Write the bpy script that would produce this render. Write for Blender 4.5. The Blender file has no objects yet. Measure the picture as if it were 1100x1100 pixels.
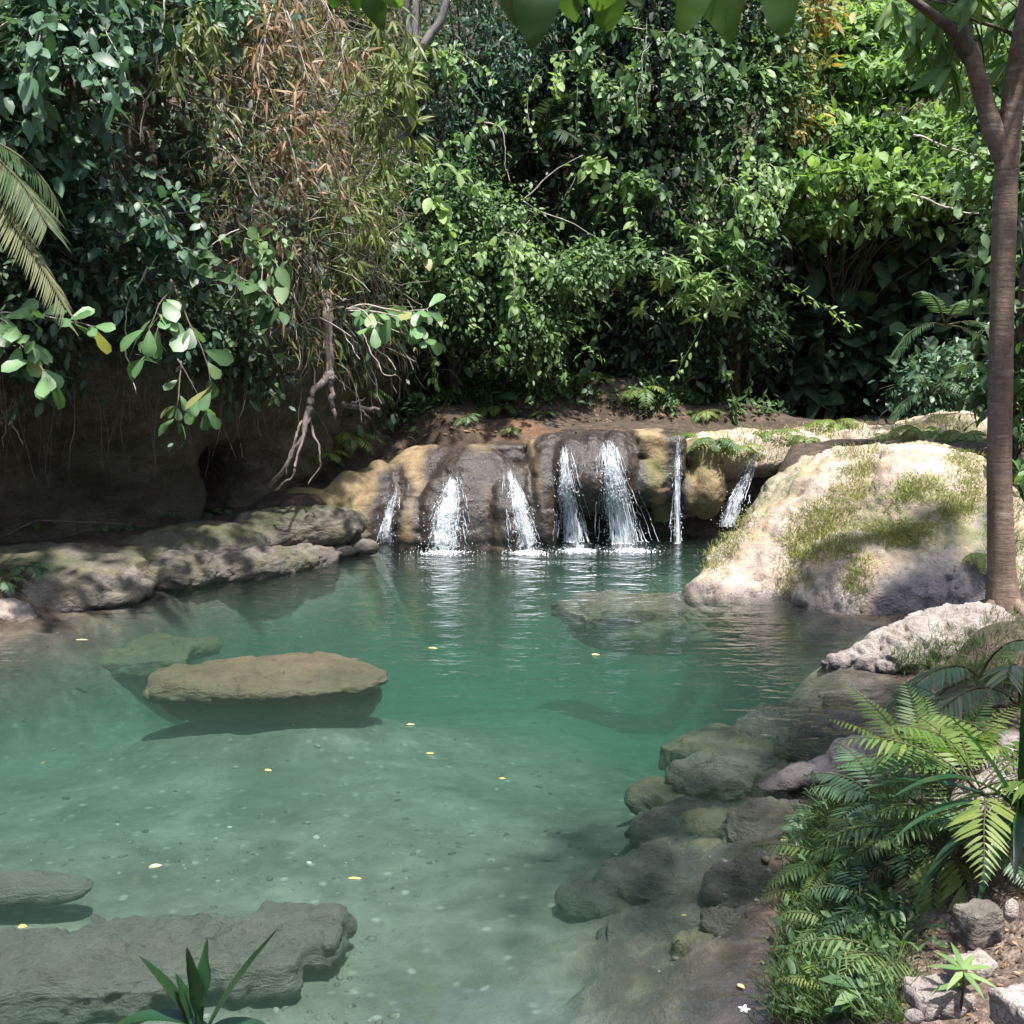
import bpy, bmesh, math, random
import numpy as np
from mathutils import Vector, Matrix
from mathutils.bvhtree import BVHTree

SC = bpy.context.scene
COL = SC.collection
R = math.radians
PITCH, FOV, EYE = R(8.6), R(50.0), 3.0
FPX = 550.0 / math.tan(FOV / 2)

# ------------------------------------------------------------------ camera geometry helpers
def ray(px, py):
    x, v = (px - 550) / FPX, (550 - py) / FPX
    d = Vector((x, math.cos(PITCH) + v * math.sin(PITCH), -math.sin(PITCH) + v * math.cos(PITCH)))
    return d
def at_y(px, py, Y):
    d = ray(px, py); t = Y / d.y
    return Vector((d.x * t, Y, EYE + d.z * t))
def at_z(px, py, z=0.0):
    d = ray(px, py); t = (z - EYE) / d.z
    return Vector((d.x * t, d.y * t, z))

def project(P):
    r = P - np.array([0, 0, EYE]); zc = r[:, 1] * math.cos(PITCH) - r[:, 2] * math.sin(PITCH); yc = r[:, 1] * math.sin(PITCH) + r[:, 2] * math.cos(PITCH)
    zc = np.maximum(zc, .1)
    return 550 + FPX * r[:, 0] / zc, 550 - FPX * yc / zc
# ------------------------------------------------------------------ numpy noise
def _hash(ix, iy, iz, seed):
    n = (ix * 374761393 + iy * 668265263 + iz * 1442695041 + seed * 974634777) & 0xFFFFFFFF
    n = ((n ^ (n >> 13)) * 1274126177) & 0xFFFFFFFF
    n = n ^ (n >> 16)
    return (n & 0xFFFFFF) / float(0xFFFFFF)
def vnoise(p, seed=0):
    p = np.asarray(p, float)
    i = np.floor(p).astype(np.int64); f = p - i
    f = f * f * f * (f * (f * 6 - 15) + 10)
    x, y, z = i[:, 0], i[:, 1], i[:, 2]
    out = 0
    for dx in (0, 1):
        wx = f[:, 0] if dx else 1 - f[:, 0]
        for dy in (0, 1):
            wy = f[:, 1] if dy else 1 - f[:, 1]
            for dz in (0, 1):
                wz = f[:, 2] if dz else 1 - f[:, 2]
                out = out + wx * wy * wz * _hash(x + dx, y + dy, z + dz, seed)
    return out
def fbm(p, scale=1.0, octaves=4, seed=0, gain=0.5):
    p = np.asarray(p, float) * scale
    a, s, out = 1.0, 0.0, 0
    for k in range(octaves):
        out = out + a * (vnoise(p, seed + k * 17) * 2 - 1); s += a
        p = p * 2.03 + 5.7; a *= gain
    return out / s
def ridged(p, scale=1.0, octaves=4, seed=0):
    p = np.asarray(p, float) * scale
    a, s, out = 1.0, 0.0, 0
    for k in range(octaves):
        out = out + a * (1 - np.abs(vnoise(p, seed + k * 13) * 2 - 1)); s += a
        p = p * 2.1 + 3.3; a *= 0.5
    return out / s
def worley(p, scale=1.0, seed=0):
    p = np.asarray(p, float) * scale; i = np.floor(p).astype(np.int64)
    f1 = np.full(len(p), 9.0); f2 = f1.copy(); cid = np.zeros(len(p))
    for dx in (-1, 0, 1):
        for dy in (-1, 0, 1):
            for dz in (-1, 0, 1):
                x, y, z = i[:, 0] + dx, i[:, 1] + dy, i[:, 2] + dz
                q = np.stack([x + _hash(x, y, z, seed), y + _hash(x, y, z, seed + 1), z + _hash(x, y, z, seed + 2)], 1)
                d = np.linalg.norm(q - p, axis=1); nw = d < f1
                f2 = np.where(nw, f1, np.minimum(f2, d)); cid = np.where(nw, _hash(x, y, z, seed + 3), cid); f1 = np.where(nw, d, f1)
    return f1, f2, cid
def sstep(a, b, x):
    t = np.clip((np.asarray(x, float) - a) / (b - a), 0, 1)
    return t * t * (3 - 2 * t)
def nrm(v):
    v = np.asarray(v, float)
    return v / np.maximum(np.linalg.norm(v, axis=-1, keepdims=True), 1e-9)

# ------------------------------------------------------------------ objects
def tag(o, label=None, cat=None, group=None, kind=None):
    if label: o['label'] = label
    if cat: o['category'] = cat
    if group: o['group'] = group
    if kind: o['kind'] = kind
    return o
def link(name, mesh, parent=None, mat=None):
    o = bpy.data.objects.new(name, mesh); COL.objects.link(o)
    if parent: o.parent = parent
    if mat is not None and mesh is not None:
        mesh.materials.clear(); mesh.materials.append(mat)
    return o
def empty(name, loc=(0, 0, 0), rz=0.0, scale=1.0):
    o = bpy.data.objects.new(name, None); COL.objects.link(o)
    o.empty_display_size = 0.1
    o.location = loc; o.rotation_euler = (0, 0, rz); o.scale = (scale,) * 3
    return o
def copy_tree(o, parent=None):
    c = o.copy(); COL.objects.link(c); c.parent = parent
    for ch in list(o.children):
        copy_tree(ch, c)
    return c

class Buf:
    """collects faces in numpy blocks and builds ONE mesh"""
    def __init__(self):
        self.v, self.f, self.t, self.n = [], [], [], 0
    def add(self, v, faces, tint):
        """v (N,3); faces list of int arrays (M,k); tint (N,)"""
        v = np.asarray(v, float)
        self.v.append(v); self.t.append(np.broadcast_to(np.asarray(tint, float), (len(v),)))
        for fa in faces:
            self.f.append(np.asarray(fa, np.int64) + self.n)
        self.n += len(v)
    def mesh(self, name, smooth=True):
        me = bpy.data.meshes.new(name)
        if not self.n:
            return me
        v = np.concatenate(self.v); t = np.concatenate(self.t)
        loops = np.concatenate([a.ravel() for a in self.f])
        sizes = np.concatenate([np.full(len(a), a.shape[1], np.int64) for a in self.f])
        starts = np.concatenate([[0], np.cumsum(sizes)[:-1]])
        me.vertices.add(len(v)); me.vertices.foreach_set('co', v.astype(np.float32).ravel())
        me.loops.add(len(loops)); me.loops.foreach_set('vertex_index', loops.astype(np.int32))
        me.polygons.add(len(sizes)); me.polygons.foreach_set('loop_start', starts.astype(np.int32))
        me.update(calc_edges=True)
        at = me.attributes.new('tint', 'FLOAT', 'POINT'); at.data.foreach_set('value', t.astype(np.float32))
        if smooth:
            me.polygons.foreach_set('use_smooth', np.ones(len(sizes), bool))
        me.update()
        return me

def set_attr(me, name, arr):
    a = me.attributes.get(name) or me.attributes.new(name, 'FLOAT', 'POINT')
    a.data.foreach_set('value', np.asarray(arr, np.float32))
def coords(me):
    c = np.empty(len(me.vertices) * 3, np.float32); me.vertices.foreach_get('co', c)
    return c.reshape(-1, 3).astype(float)
def normals(me):
    c = np.empty(len(me.vertices) * 3, np.float32); me.vertices.foreach_get('normal', c)
    return c.reshape(-1, 3).astype(float)

# ------------------------------------------------------------------ leaves
def _tmpl(rows, ends=(0.0, 1.0)):
    """rows: (u, halfwidth).  returns (u, v, faces)"""
    U, V = [ends[0]], [0.0]
    for u, h in rows:
        U += [u, u, u]; V += [-h, 0.0, h]
    U.append(ends[1]); V.append(0.0)
    tri, quad = [], []
    last = len(U) - 1
    tri += [(0, 2, 1), (0, 3, 2)]
    for k in range(len(rows) - 1):
        a = 1 + 3 * k; b = a + 3
        quad += [(a, a + 1, b + 1, b), (a + 1, a + 2, b + 2, b + 1)]
    a = 1 + 3 * (len(rows) - 1)
    tri += [(a, a + 1, last), (a + 1, a + 2, last)]
    return np.array(U), np.array(V), np.array(tri), (np.array(quad) if quad else None)
T_DIA = _tmpl([(0.45, 0.5)])
T_OVAL = _tmpl([(0.22, 0.40), (0.62, 0.46)])
T_FULL = _tmpl([(0.10, 0.22), (0.3, 0.46), (0.55, 0.5), (0.8, 0.32), (0.93, 0.14)])
T_LANCE = _tmpl([(0.25, 0.5), (0.65, 0.36)])
T_STRAP = _tmpl([(0.04, 0.40), (0.25, 0.5), (0.5, 0.48), (0.72, 0.38), (0.9, 0.2)])
T_OBOV = _tmpl([(0.15, 0.16), (0.4, 0.34), (0.68, 0.5), (0.88, 0.4)])

def leaves(buf, P, D, N, L, W, tint, tm=T_OVAL, bend=0.15, fold=0.15, wave=0.0, rng=None):
    P = np.atleast_2d(np.asarray(P, float)); n = len(P)
    if n == 0: return
    D = nrm(np.broadcast_to(D, (n, 3))); N = np.broadcast_to(np.asarray(N, float), (n, 3))
    S = np.cross(D, N); bad = np.linalg.norm(S, axis=1) < 1e-3
    if bad.any():
        S = S.copy(); S[bad] = np.cross(D[bad], np.array([0.3, 0.9, 0.2]))
    S = nrm(S); N = nrm(np.cross(S, D))
    L = np.broadcast_to(np.asarray(L, float), (n,)); W = np.broadcast_to(np.asarray(W, float), (n,))
    bend = np.broadcast_to(np.asarray(bend, float), (n,))
    U, V, tri, quad = tm
    k = len(U)
    u = U[None, :, None]; v = V[None, :, None]
    off = (-bend[:, None, None] * L[:, None, None] * u ** 2 + fold * W[:, None, None] * np.abs(v))
    if wave and rng is not None:
        off = off + rng.normal(0, wave, (n, k, 1)) * W[:, None, None]
    pts = P[:, None, :] + D[:, None, :] * (L[:, None, None] * u) + S[:, None, :] * (W[:, None, None] * v) + N[:, None, :] * off
    base = (np.arange(n) * k)[:, None, None]
    fs = [(tri[None] + base).reshape(-1, 3)]
    if quad is not None: fs.append((quad[None] + base).reshape(-1, 4))
    tint = np.repeat(np.broadcast_to(tint, (n,)), k) + np.tile(np.where(V == 0, .14, -.04), n)
    buf.add(pts.reshape(-1, 3), fs, tint)

def tube(buf, pts, rad, sides=5, tint=0.5, cap=True):
    pts = np.asarray(pts, float); m = len(pts)
    rad = np.broadcast_to(np.asarray(rad, float), (m,))
    T = np.gradient(pts, axis=0); T = nrm(T)
    ref = np.array([0.13, 0.21, 0.97]) if abs(T[:, 2]).mean() < 0.8 else np.array([0.95, 0.2, 0.1])
    A = nrm(np.cross(T, ref)); B = np.cross(T, A)
    an = np.linspace(0, 2 * np.pi, sides, endpoint=False)
    ring = (A[:, None] * np.cos(an)[None, :, None] + B[:, None] * np.sin(an)[None, :, None]) * rad[:, None, None] + pts[:, None]
    i = np.arange(m - 1)[:, None] * sides; j = np.arange(sides)[None]; j2 = (j + 1) % sides
    q = np.stack([i + j, i + j2, i + sides + j2, i + sides + j], -1).reshape(-1, 4)
    fs = [q]
    if cap and sides >= 3:
        fs.append(np.array([list(range(sides))[::-1]])); fs.append(np.array([[(m - 1) * sides + a for a in range(sides)]]))
    buf.add(ring.reshape(-1, 3), fs, tint)

def walk(rng, p0, d0, length, steps=9, jitter=0.15, droop=0.0, pull=None):
    p = np.array(p0, float); d = nrm(np.array(d0, float)); st = length / steps
    out = [p.copy()]
    for k in range(steps):
        d = d + rng.normal(0, jitter, 3) + np.array([0, 0, -droop])
        if pull is not None: d = d + np.asarray(pull)
        d = nrm(d); p = p + d * st; out.append(p.copy())
    return np.array(out)
def along(path, fr):
    m = len(path) - 1
    x = np.clip(np.asarray(fr, float), 0, 1) * m
    i = np.minimum(x.astype(int), m - 1); f = (x - i)[:, None]
    return path[i] * (1 - f) + path[i + 1] * f, nrm(path[i + 1] - path[i])

# ------------------------------------------------------------------ materials
def new_mat(name):
    m = bpy.data.materials.new(name); m.use_nodes = True
    nt = m.node_tree; nt.nodes.clear()
    return m, nt
class NT:
    def __init__(self, nt): self.nt = nt
    def __call__(self, typ, ins=None, **props):
        n = self.nt.nodes.new(typ)
        for k, v in props.items(): setattr(n, k, v)
        for k, v in (ins or {}).items():
            if isinstance(v, bpy.types.NodeSocket): self.nt.links.new(v, n.inputs[k])
            else: n.inputs[k].default_value = v
        return n
    def ramp(self, fac, stops):
        n = self.nt.nodes.new('ShaderNodeValToRGB'); cr = n.color_ramp
        while len(cr.elements) > 1: cr.elements.remove(cr.elements[-1])
        cr.elements[0].position = stops[0][0]; cr.elements[0].color = (*stops[0][1], 1) if len(stops[0][1]) == 3 else stops[0][1]
        for p, c in stops[1:]:
            e = cr.elements.new(p); e.color = (*c, 1) if len(c) == 3 else c
        self.nt.links.new(fac, n.inputs[0])
        return n.outputs[0]
    def mix(self, fac, a, b, mode='MIX'):
        n = self.nt.nodes.new('ShaderNodeMix'); n.data_type = 'RGBA'; n.blend_type = mode
        for s, v in ((n.inputs[0], fac), (n.inputs[6], a), (n.inputs[7], b)):
            if isinstance(v, bpy.types.NodeSocket): self.nt.links.new(v, s)
            elif isinstance(v, tuple): s.default_value = (*v, 1) if len(v) == 3 else v
            else: s.default_value = v
        return n.outputs[2]
    def math(self, op, a, b=0.0, c=None, clamp=False):
        n = self.nt.nodes.new('ShaderNodeMath'); n.operation = op; n.use_clamp = clamp
        for s, v in zip(n.inputs, (a, b, c)):
            if v is None: continue
            if isinstance(v, bpy.types.NodeSocket): self.nt.links.new(v, s)
            else: s.default_value = v
        return n.outputs[0]
    def noise(self, scale, detail=5, rough=0.55, vec=None, dist=0.0):
        n = self.nt.nodes.new('ShaderNodeTexNoise')
        n.inputs['Scale'].default_value = scale; n.inputs['Detail'].default_value = detail
        n.inputs['Roughness'].default_value = rough; n.inputs['Distortion'].default_value = dist
        if vec is not None: self.nt.links.new(vec, n.inputs['Vector'])
        return n.outputs[0]
    def attr(self, name):
        n = self.nt.nodes.new('ShaderNodeAttribute'); n.attribute_name = name
        return n.outputs['Fac']
    def obj(self):
        return self.nt.nodes.new('ShaderNodeTexCoord').outputs['Object']
    def mapped(self, vec, scale=(1, 1, 1), rot=(0, 0, 0)):
        n = self.nt.nodes.new('ShaderNodeMapping'); self.nt.links.new(vec, n.inputs[0])
        n.inputs['Scale'].default_value = scale; n.inputs['Rotation'].default_value = rot
        return n.outputs[0]
    def out(self, surf=None, vol=None):
        o = self.nt.nodes.new('ShaderNodeOutputMaterial')
        if surf is not None: self.nt.links.new(surf, o.inputs['Surface'])
        if vol is not None: self.nt.links.new(vol, o.inputs['Volume'])

def leaf_mat(name, stops, trans=0.35, rough=0.42, spec=0.5, tr_gain=1.6):
    m, nt = new_mat(name); N = NT(nt)
    base = N.ramp(N.attr('tint'), stops)
    nz = N.noise(9.0, 3, 0.6, N.obj())
    base = N.mix(N.math('MULTIPLY', N.math('SUBTRACT', nz, 0.45, clamp=True), 1.1, clamp=True), base, N.mix(0.5, base, (0.16, 0.15, 0.04)))
    b = N('ShaderNodeBsdfPrincipled', {'Base Color': base, 'Roughness': rough, 'Specular IOR Level': spec})
    tcol = N.mix(1.0, base, (tr_gain * 1.1, tr_gain * 1.15, tr_gain * 0.6), 'MULTIPLY')
    t = N('ShaderNodeBsdfTranslucent', {'Color': tcol})
    mx = N('ShaderNodeMixShader', {0: trans, 1: b.outputs[0], 2: t.outputs[0]})
    N.out(mx.outputs[0])
    return m

def bark_mat(name, c1, c2, ring=0.0, scale=6.0, rough=0.85):
    m, nt = new_mat(name); N = NT(nt); o = N.obj()
    n1 = N.noise(scale, 6, 0.65, N.mapped(o, (1, 1, 0.35)))
    n2 = N.noise(scale * 6, 4, 0.6, N.mapped(o, (1, 1, 0.5)))
    f = N.math('ADD', N.math('MULTIPLY', n1, 0.7), N.math('MULTIPLY', n2, 0.35))
    col = N.ramp(f, [(0.32, c1), (0.52, tuple((a + b) / 2 for a, b in zip(c1, c2))), (0.72, c2)])
    hgt = n2
    if ring:
        w = N.noise(ring, 6, 0.7, N.mapped(o, (0.35, 0.35, 3.0)), 0.5)
        rg = N.ramp(w, [(0.40, (1, 1, 1)), (0.50, (0, 0, 0))])
        col = N.mix(N.math('MULTIPLY', rg, 0.55), col, N.mix(0.55, col, (0.03, 0.025, 0.022)))
        pale = N.ramp(N.noise(7.0, 4, 0.6, N.mapped(o, (0.6, 0.6, 2.2))), [(0.58, (0, 0, 0)), (0.7, (1, 1, 1))])
        col = N.mix(N.math('MULTIPLY', pale, 0.5), col, (0.34, 0.30, 0.26))
        hgt = N.math('ADD', N.math('MULTIPLY', n2, 0.6), N.math('MULTIPLY', w, 1.0))
    bp = N('ShaderNodeBump', {'Height': hgt, 'Strength': 0.6, 'Distance': 0.02})
    b = N('ShaderNodeBsdfPrincipled', {'Base Color': col, 'Roughness': rough, 'Normal': bp.outputs[0]})
    N.out(b.outputs[0])
    return m

def rock_mat(name, dark, mid, light, moss=(0.06, 0.075, 0.02), wetc=(0.045, 0.036, 0.034), scale=1.6, bump=0.6,
             pits=0.5, stain=(0.33, 0.21, 0.06), stain_amt=0.35, strata=0.0, rough=0.82, moss_lo=0.45, wet_rough=0.26):
    """dry stone with pits and stains of its own; attributes moss and wet say where it is mossy / wet"""
    m, nt = new_mat(name); N = NT(nt); o = N.obj()
    o2 = N.mapped(o, (1, 1, 1 + strata))
    n1 = N.noise(scale, 8, 0.6, o2, 0.4)
    n2 = N.noise(scale * 5, 6, 0.65, o2)
    n3 = N.noise(scale * 22, 4, 0.7, o)
    f = N.math('ADD', N.math('MULTIPLY', n1, 0.55), N.math('MULTIPLY', n2, 0.45))
    col = N.ramp(f, [(0.3, dark), (0.48, mid), (0.68, light)])
    st = N.ramp(N.noise(scale * 1.3, 5, 0.6, N.mapped(o, (1.3, 1.3, 0.6))), [(0.5, (0, 0, 0)), (0.66, (1, 1, 1))])
    col = N.mix(N.math('MULTIPLY', st, stain_amt), col, stain)
    pit = N.ramp(n3, [(0.34, (1, 1, 1)), (0.46, (0, 0, 0))])
    col = N.mix(N.math('MULTIPLY', pit, pits), col, tuple(c * 0.35 for c in dark))
    wet = N.attr('wet')
    wetm = N.math('MULTIPLY', wet, N.math('ADD', 0.55, N.math('MULTIPLY', n2, 0.8)), clamp=True)
    wcol = N.mix(n1, wetc, tuple(c * 2.4 for c in wetc))
    wcol = N.mix(0.16, wcol, N.mix(1.0, col, (0.35, 0.33, 0.34), 'MULTIPLY'))
    col = N.mix(wetm, col, wcol)
    ms = N.math('MULTIPLY', N.attr('moss'), N.ramp(n2, [(moss_lo - 0.1, (0, 0, 0)), (moss_lo + 0.12, (1, 1, 1))]), clamp=True)
    mcol = N.mix(n3, tuple(c * 0.55 for c in moss), tuple(c * 1.5 for c in moss))
    col = N.mix(ms, col, mcol)
    rg = N.math('SUBTRACT', N.math('ADD', rough, N.math('MULTIPLY', n3, 0.12)), N.math('MULTIPLY', wetm, rough - wet_rough), clamp=True)
    h = N.math('ADD', N.math('ADD', N.math('MULTIPLY', n1, 0.6), N.math('MULTIPLY', n2, 0.5)), N.math('MULTIPLY', n3, 0.22))
    bp = N('ShaderNodeBump', {'Height': h, 'Strength': bump, 'Distance': 0.12})
    b = N('ShaderNodeBsdfPrincipled', {'Base Color': col, 'Roughness': rg, 'Normal': bp.outputs[0]})
    N.out(b.outputs[0])
    return m
# ================================================================== WORLD, SUN, CAMERA
W = bpy.data.worlds.new("World"); SC.world = W; W.use_nodes = True
wn = W.node_tree; bg = wn.nodes['Background']
SUN_EL, SUN_AZ = R(71), R(150)         # azimuth measured from +Y clockwise (towards +X)
sky = wn.nodes.new('ShaderNodeTexSky'); sky.sky_type = 'NISHITA'; sky.sun_disc = False
sky.sun_elevation = SUN_EL; sky.sun_rotation = SUN_AZ; sky.air_density = 1.2; sky.dust_density = 2.0
wn.links.new(sky.outputs[0], bg.inputs[0]); bg.inputs[1].default_value = 0.13
sl = bpy.data.lights.new('sun', 'SUN'); sl.energy = 4.8; sl.angle = R(2.0); sl.color = (1.0, 0.965, 0.92)
so = bpy.data.objects.new('sun', sl); COL.objects.link(so)
sd = Vector((math.sin(SUN_AZ) * math.cos(SUN_EL), math.cos(SUN_AZ) * math.cos(SUN_EL), math.sin(SUN_EL)))
so.rotation_euler = sd.to_track_quat('Z', 'Y').to_euler(); so.location = (0, 0, 40)
cam = bpy.data.cameras.new('camera'); cam.angle = FOV; cam.clip_end = 500; cam.clip_start = 0.05
co = bpy.data.objects.new('camera', cam); COL.objects.link(co); SC.camera = co
cam.dof.use_dof = True; cam.dof.focus_distance = 15.0; cam.dof.aperture_fstop = 16.0
co.location = (0, 0, EYE); co.rotation_euler = (R(90) - PITCH, 0, 0)
SC.view_settings.view_transform = 'Standard'; SC.view_settings.look = 'None'
SC.view_settings.exposure = 1.27; SC.view_settings.gamma = 1.0
cy = SC.cycles
cy.use_denoising = True; cy.max_bounces = 7; cy.diffuse_bounces = 3; cy.glossy_bounces = 3; cy.transmission_bounces = 4
cy.transparent_max_bounces = 10; cy.volume_bounces = 1; cy.sample_clamp_indirect = 6.0
cy.caustics_reflective = False; cy.caustics_refractive = False
cy.use_adaptive_sampling = True; cy.adaptive_threshold = 0.02

# ================================================================== MATERIALS
M_falls = rock_mat('falls_stone', (0.075, 0.055, 0.033), (0.20, 0.145, 0.075), (0.34, 0.26, 0.14), wetc=(0.016, 0.0135, 0.0155), wet_rough=0.2, scale=1.8, pits=0.45, stain=(0.25, 0.175, 0.08), stain_amt=0.35, moss=(0.07, 0.085, 0.02))
M_boulder = rock_mat('pale_tufa', (0.16, 0.115, 0.088), (0.36, 0.285, 0.23), (0.58, 0.49, 0.41), wetc=(0.048, 0.044, 0.052), scale=1.3, pits=0.55, stain=(0.42, 0.24, 0.06), stain_amt=0.3, moss=(0.12, 0.14, 0.035), bump=0.75)
M_pale = rock_mat('pink_grey_stone', (0.14, 0.115, 0.10), (0.33, 0.28, 0.25), (0.52, 0.46, 0.42), scale=2.6, pits=0.75, stain=(0.36, 0.25, 0.17), stain_amt=0.3, bump=0.9, moss=(0.09, 0.11, 0.03))
M_ledge = rock_mat('grey_ledge_stone', (0.034, 0.03, 0.024), (0.10, 0.087, 0.07), (0.23, 0.20, 0.17), scale=1.9, pits=0.6, stain=(0.20, 0.17, 0.07), stain_amt=0.35, strata=1.2, bump=0.8, moss=(0.055, 0.065, 0.02))
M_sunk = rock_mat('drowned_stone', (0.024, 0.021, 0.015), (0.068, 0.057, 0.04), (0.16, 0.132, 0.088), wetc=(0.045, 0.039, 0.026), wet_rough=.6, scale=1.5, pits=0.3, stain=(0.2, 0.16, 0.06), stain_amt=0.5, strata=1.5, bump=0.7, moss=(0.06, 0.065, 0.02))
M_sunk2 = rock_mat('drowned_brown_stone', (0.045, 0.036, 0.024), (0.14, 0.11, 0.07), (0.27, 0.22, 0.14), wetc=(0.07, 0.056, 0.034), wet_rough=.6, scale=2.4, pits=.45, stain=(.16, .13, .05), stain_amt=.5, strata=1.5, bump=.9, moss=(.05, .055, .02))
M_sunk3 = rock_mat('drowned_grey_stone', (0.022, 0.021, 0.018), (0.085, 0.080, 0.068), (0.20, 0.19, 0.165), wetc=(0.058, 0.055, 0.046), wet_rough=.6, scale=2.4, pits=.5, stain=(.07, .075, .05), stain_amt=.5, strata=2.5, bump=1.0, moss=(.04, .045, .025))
M_cliff = rock_mat('dark_cliff_stone', (0.04, 0.032, 0.024), (0.125, 0.098, 0.069), (0.28, 0.22, 0.15), scale=2.6, pits=0.4, stain=(0.06, 0.055, 0.02), stain_amt=0.5, strata=0.6, bump=1.0, moss=(0.035, 0.04, 0.012))

m, nt = new_mat('ground_soil'); N = NT(nt); o = N.obj()
n1 = N.noise(0.8, 6, 0.6, o); n2 = N.noise(6, 6, 0.65, o); n3 = N.noise(40, 4, 0.7, o)
litter = N.ramp(N.math('ADD', N.math('MULTIPLY', n2, 0.6), N.math('MULTIPLY', n3, 0.4)), [(0.35, (0.014, 0.010, 0.007)), (0.5, (0.05, 0.034, 0.022)), (0.66, (0.13, 0.088, 0.058))])
red = N.ramp(n3, [(0.35, (0.10, 0.045, 0.018)), (0.6, (0.30, 0.14, 0.055))])
soil = N.ramp(N.math('ADD', N.math('MULTIPLY', n2, 0.5), N.math('MULTIPLY', n3, 0.5)), [(0.36, (0.035, 0.024, 0.018)), (0.5, (0.12, 0.083, 0.064)), (0.64, (0.30, 0.225, 0.185))])
sandn = N.noise(1.3, 7, 0.62, N.mapped(o, (1, 1, 1)), 0.6)
sand = N.ramp(N.math('ADD', N.math('MULTIPLY', sandn, 0.65), N.math('MULTIPLY', n2, 0.35)), [(0.30, (0.034, 0.031, 0.024)), (0.44, (0.078, 0.074, 0.06)), (0.56, (0.124, 0.118, 0.097)), (0.70, (0.195, 0.185, 0.152))])
peb = N('ShaderNodeTexVoronoi', {'Vector': o, 'Scale': 7.0, 'Randomness': 1.0})
sand = N.mix(N.math('MULTIPLY', N.ramp(peb.outputs[0], [(0.12, (1, 1, 1)), (0.26, (0, 0, 0))]), 0.5), sand, N.ramp(N('ShaderNodeSeparateColor', {0: peb.outputs[1]}).outputs[0], [(0, (0.06, 0.055, 0.045)), (1, (0.36, 0.34, 0.29))]))
blot = N.ramp(N.noise(0.55, 6, 0.7, o, 1.2), [(0.50, (0, 0, 0)), (0.64, (1, 1, 1))])
sand = N.mix(N.math('MULTIPLY', blot, 0.55), sand, (0.075, 0.072, 0.052))
rb = N.ramp(N.math('ADD', N.math('MULTIPLY', sandn, 0.5), N.math('MULTIPLY', n2, 0.5)), [(0.33, (0.014, 0.012, 0.009)), (0.5, (0.045, 0.037, 0.027)), (0.62, (0.10, 0.085, 0.06)), (0.74, (0.20, 0.18, 0.13))])
sand = N.mix(N.attr('rockbed'), sand, rb)
col = N.mix(N.attr('soil'), litter, soil)
col = N.mix(N.attr('red'), col, red)
col = N.mix(N.attr('sand'), col, sand)
bp = N('ShaderNodeBump', {'Height': N.math('ADD', n2, N.math('MULTIPLY', n3, 0.5)), 'Strength': 0.7, 'Distance': 0.06})
N.out(N('ShaderNodeBsdfPrincipled', {'Base Color': col, 'Roughness': 0.92, 'Normal': bp.outputs[0]}).outputs[0])
M_ground = m

# water: clear rippled surface over an evenly tinted body
m, nt = new_mat('pool_water'); N = NT(nt); o = N.obj()
sep = N('ShaderNodeSeparateXYZ', {0: o})
far = N('ShaderNodeMapRange', {0: sep.outputs[1], 1: 5.0, 2: 16.5, 3: 0.12, 4: 1.55})
rip1 = N.noise(2.6, 3, 0.5, N.mapped(o, (0.7, 1.25, 1)), 0.3)
rip2 = N.noise(7.5, 3, 0.55, N.mapped(o, (0.6, 1.3, 1)), 0.2)
h = N.math('ADD', N.math('MULTIPLY', rip1, 0.7), N.math('MULTIPLY', rip2, 0.3))
bp = N('ShaderNodeBump', {'Height': h, 'Distance': 0.075}); nt.links.new(N.math('MULTIPLY', far.outputs[0], 0.6), bp.inputs['Strength'])
fr = N('ShaderNodeFresnel', {'IOR': 1.33, 'Normal': bp.outputs[0]})
gl = N('ShaderNodeBsdfGlossy', {'Color': (1, 1, 1, 1), 'Roughness': 0.03, 'Normal': bp.outputs[0]})
tr = N('ShaderNodeBsdfTransparent', {'Color': (1, 1, 1, 1)})
mx = N('ShaderNodeMixShader', {0: fr.outputs[0], 1: tr.outputs[0], 2: gl.outputs[0]})
ab = N('ShaderNodeVolumeAbsorption', {'Color': (0.37, 0.71, 0.635, 1), 'Density': 0.66})
sc_ = N('ShaderNodeVolumeScatter', {'Color': (0.60, 0.90, 0.72, 1), 'Density': 0.064})
ad = N('ShaderNodeAddShader', {0: ab.outputs[0], 1: sc_.outputs[0]})
N.out(mx.outputs[0], ad.outputs[0])
try: m.cycles.homogeneous_volume = True
except Exception: pass
M_water = m

m, nt = new_mat('white_water'); N = NT(nt)
b = N('ShaderNodeBsdfPrincipled', {'Base Color': (0.88, 0.92, 0.95, 1), 'Roughness': 0.15, 'Specular IOR Level': 0.6})
t = N('ShaderNodeBsdfTranslucent', {'Color': (0.85, 0.92, 0.97, 1)})
N.out(N('ShaderNodeMixShader', {0: 0.35, 1: b.outputs[0], 2: t.outputs[0]}).outputs[0])
M_foam = m

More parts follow.
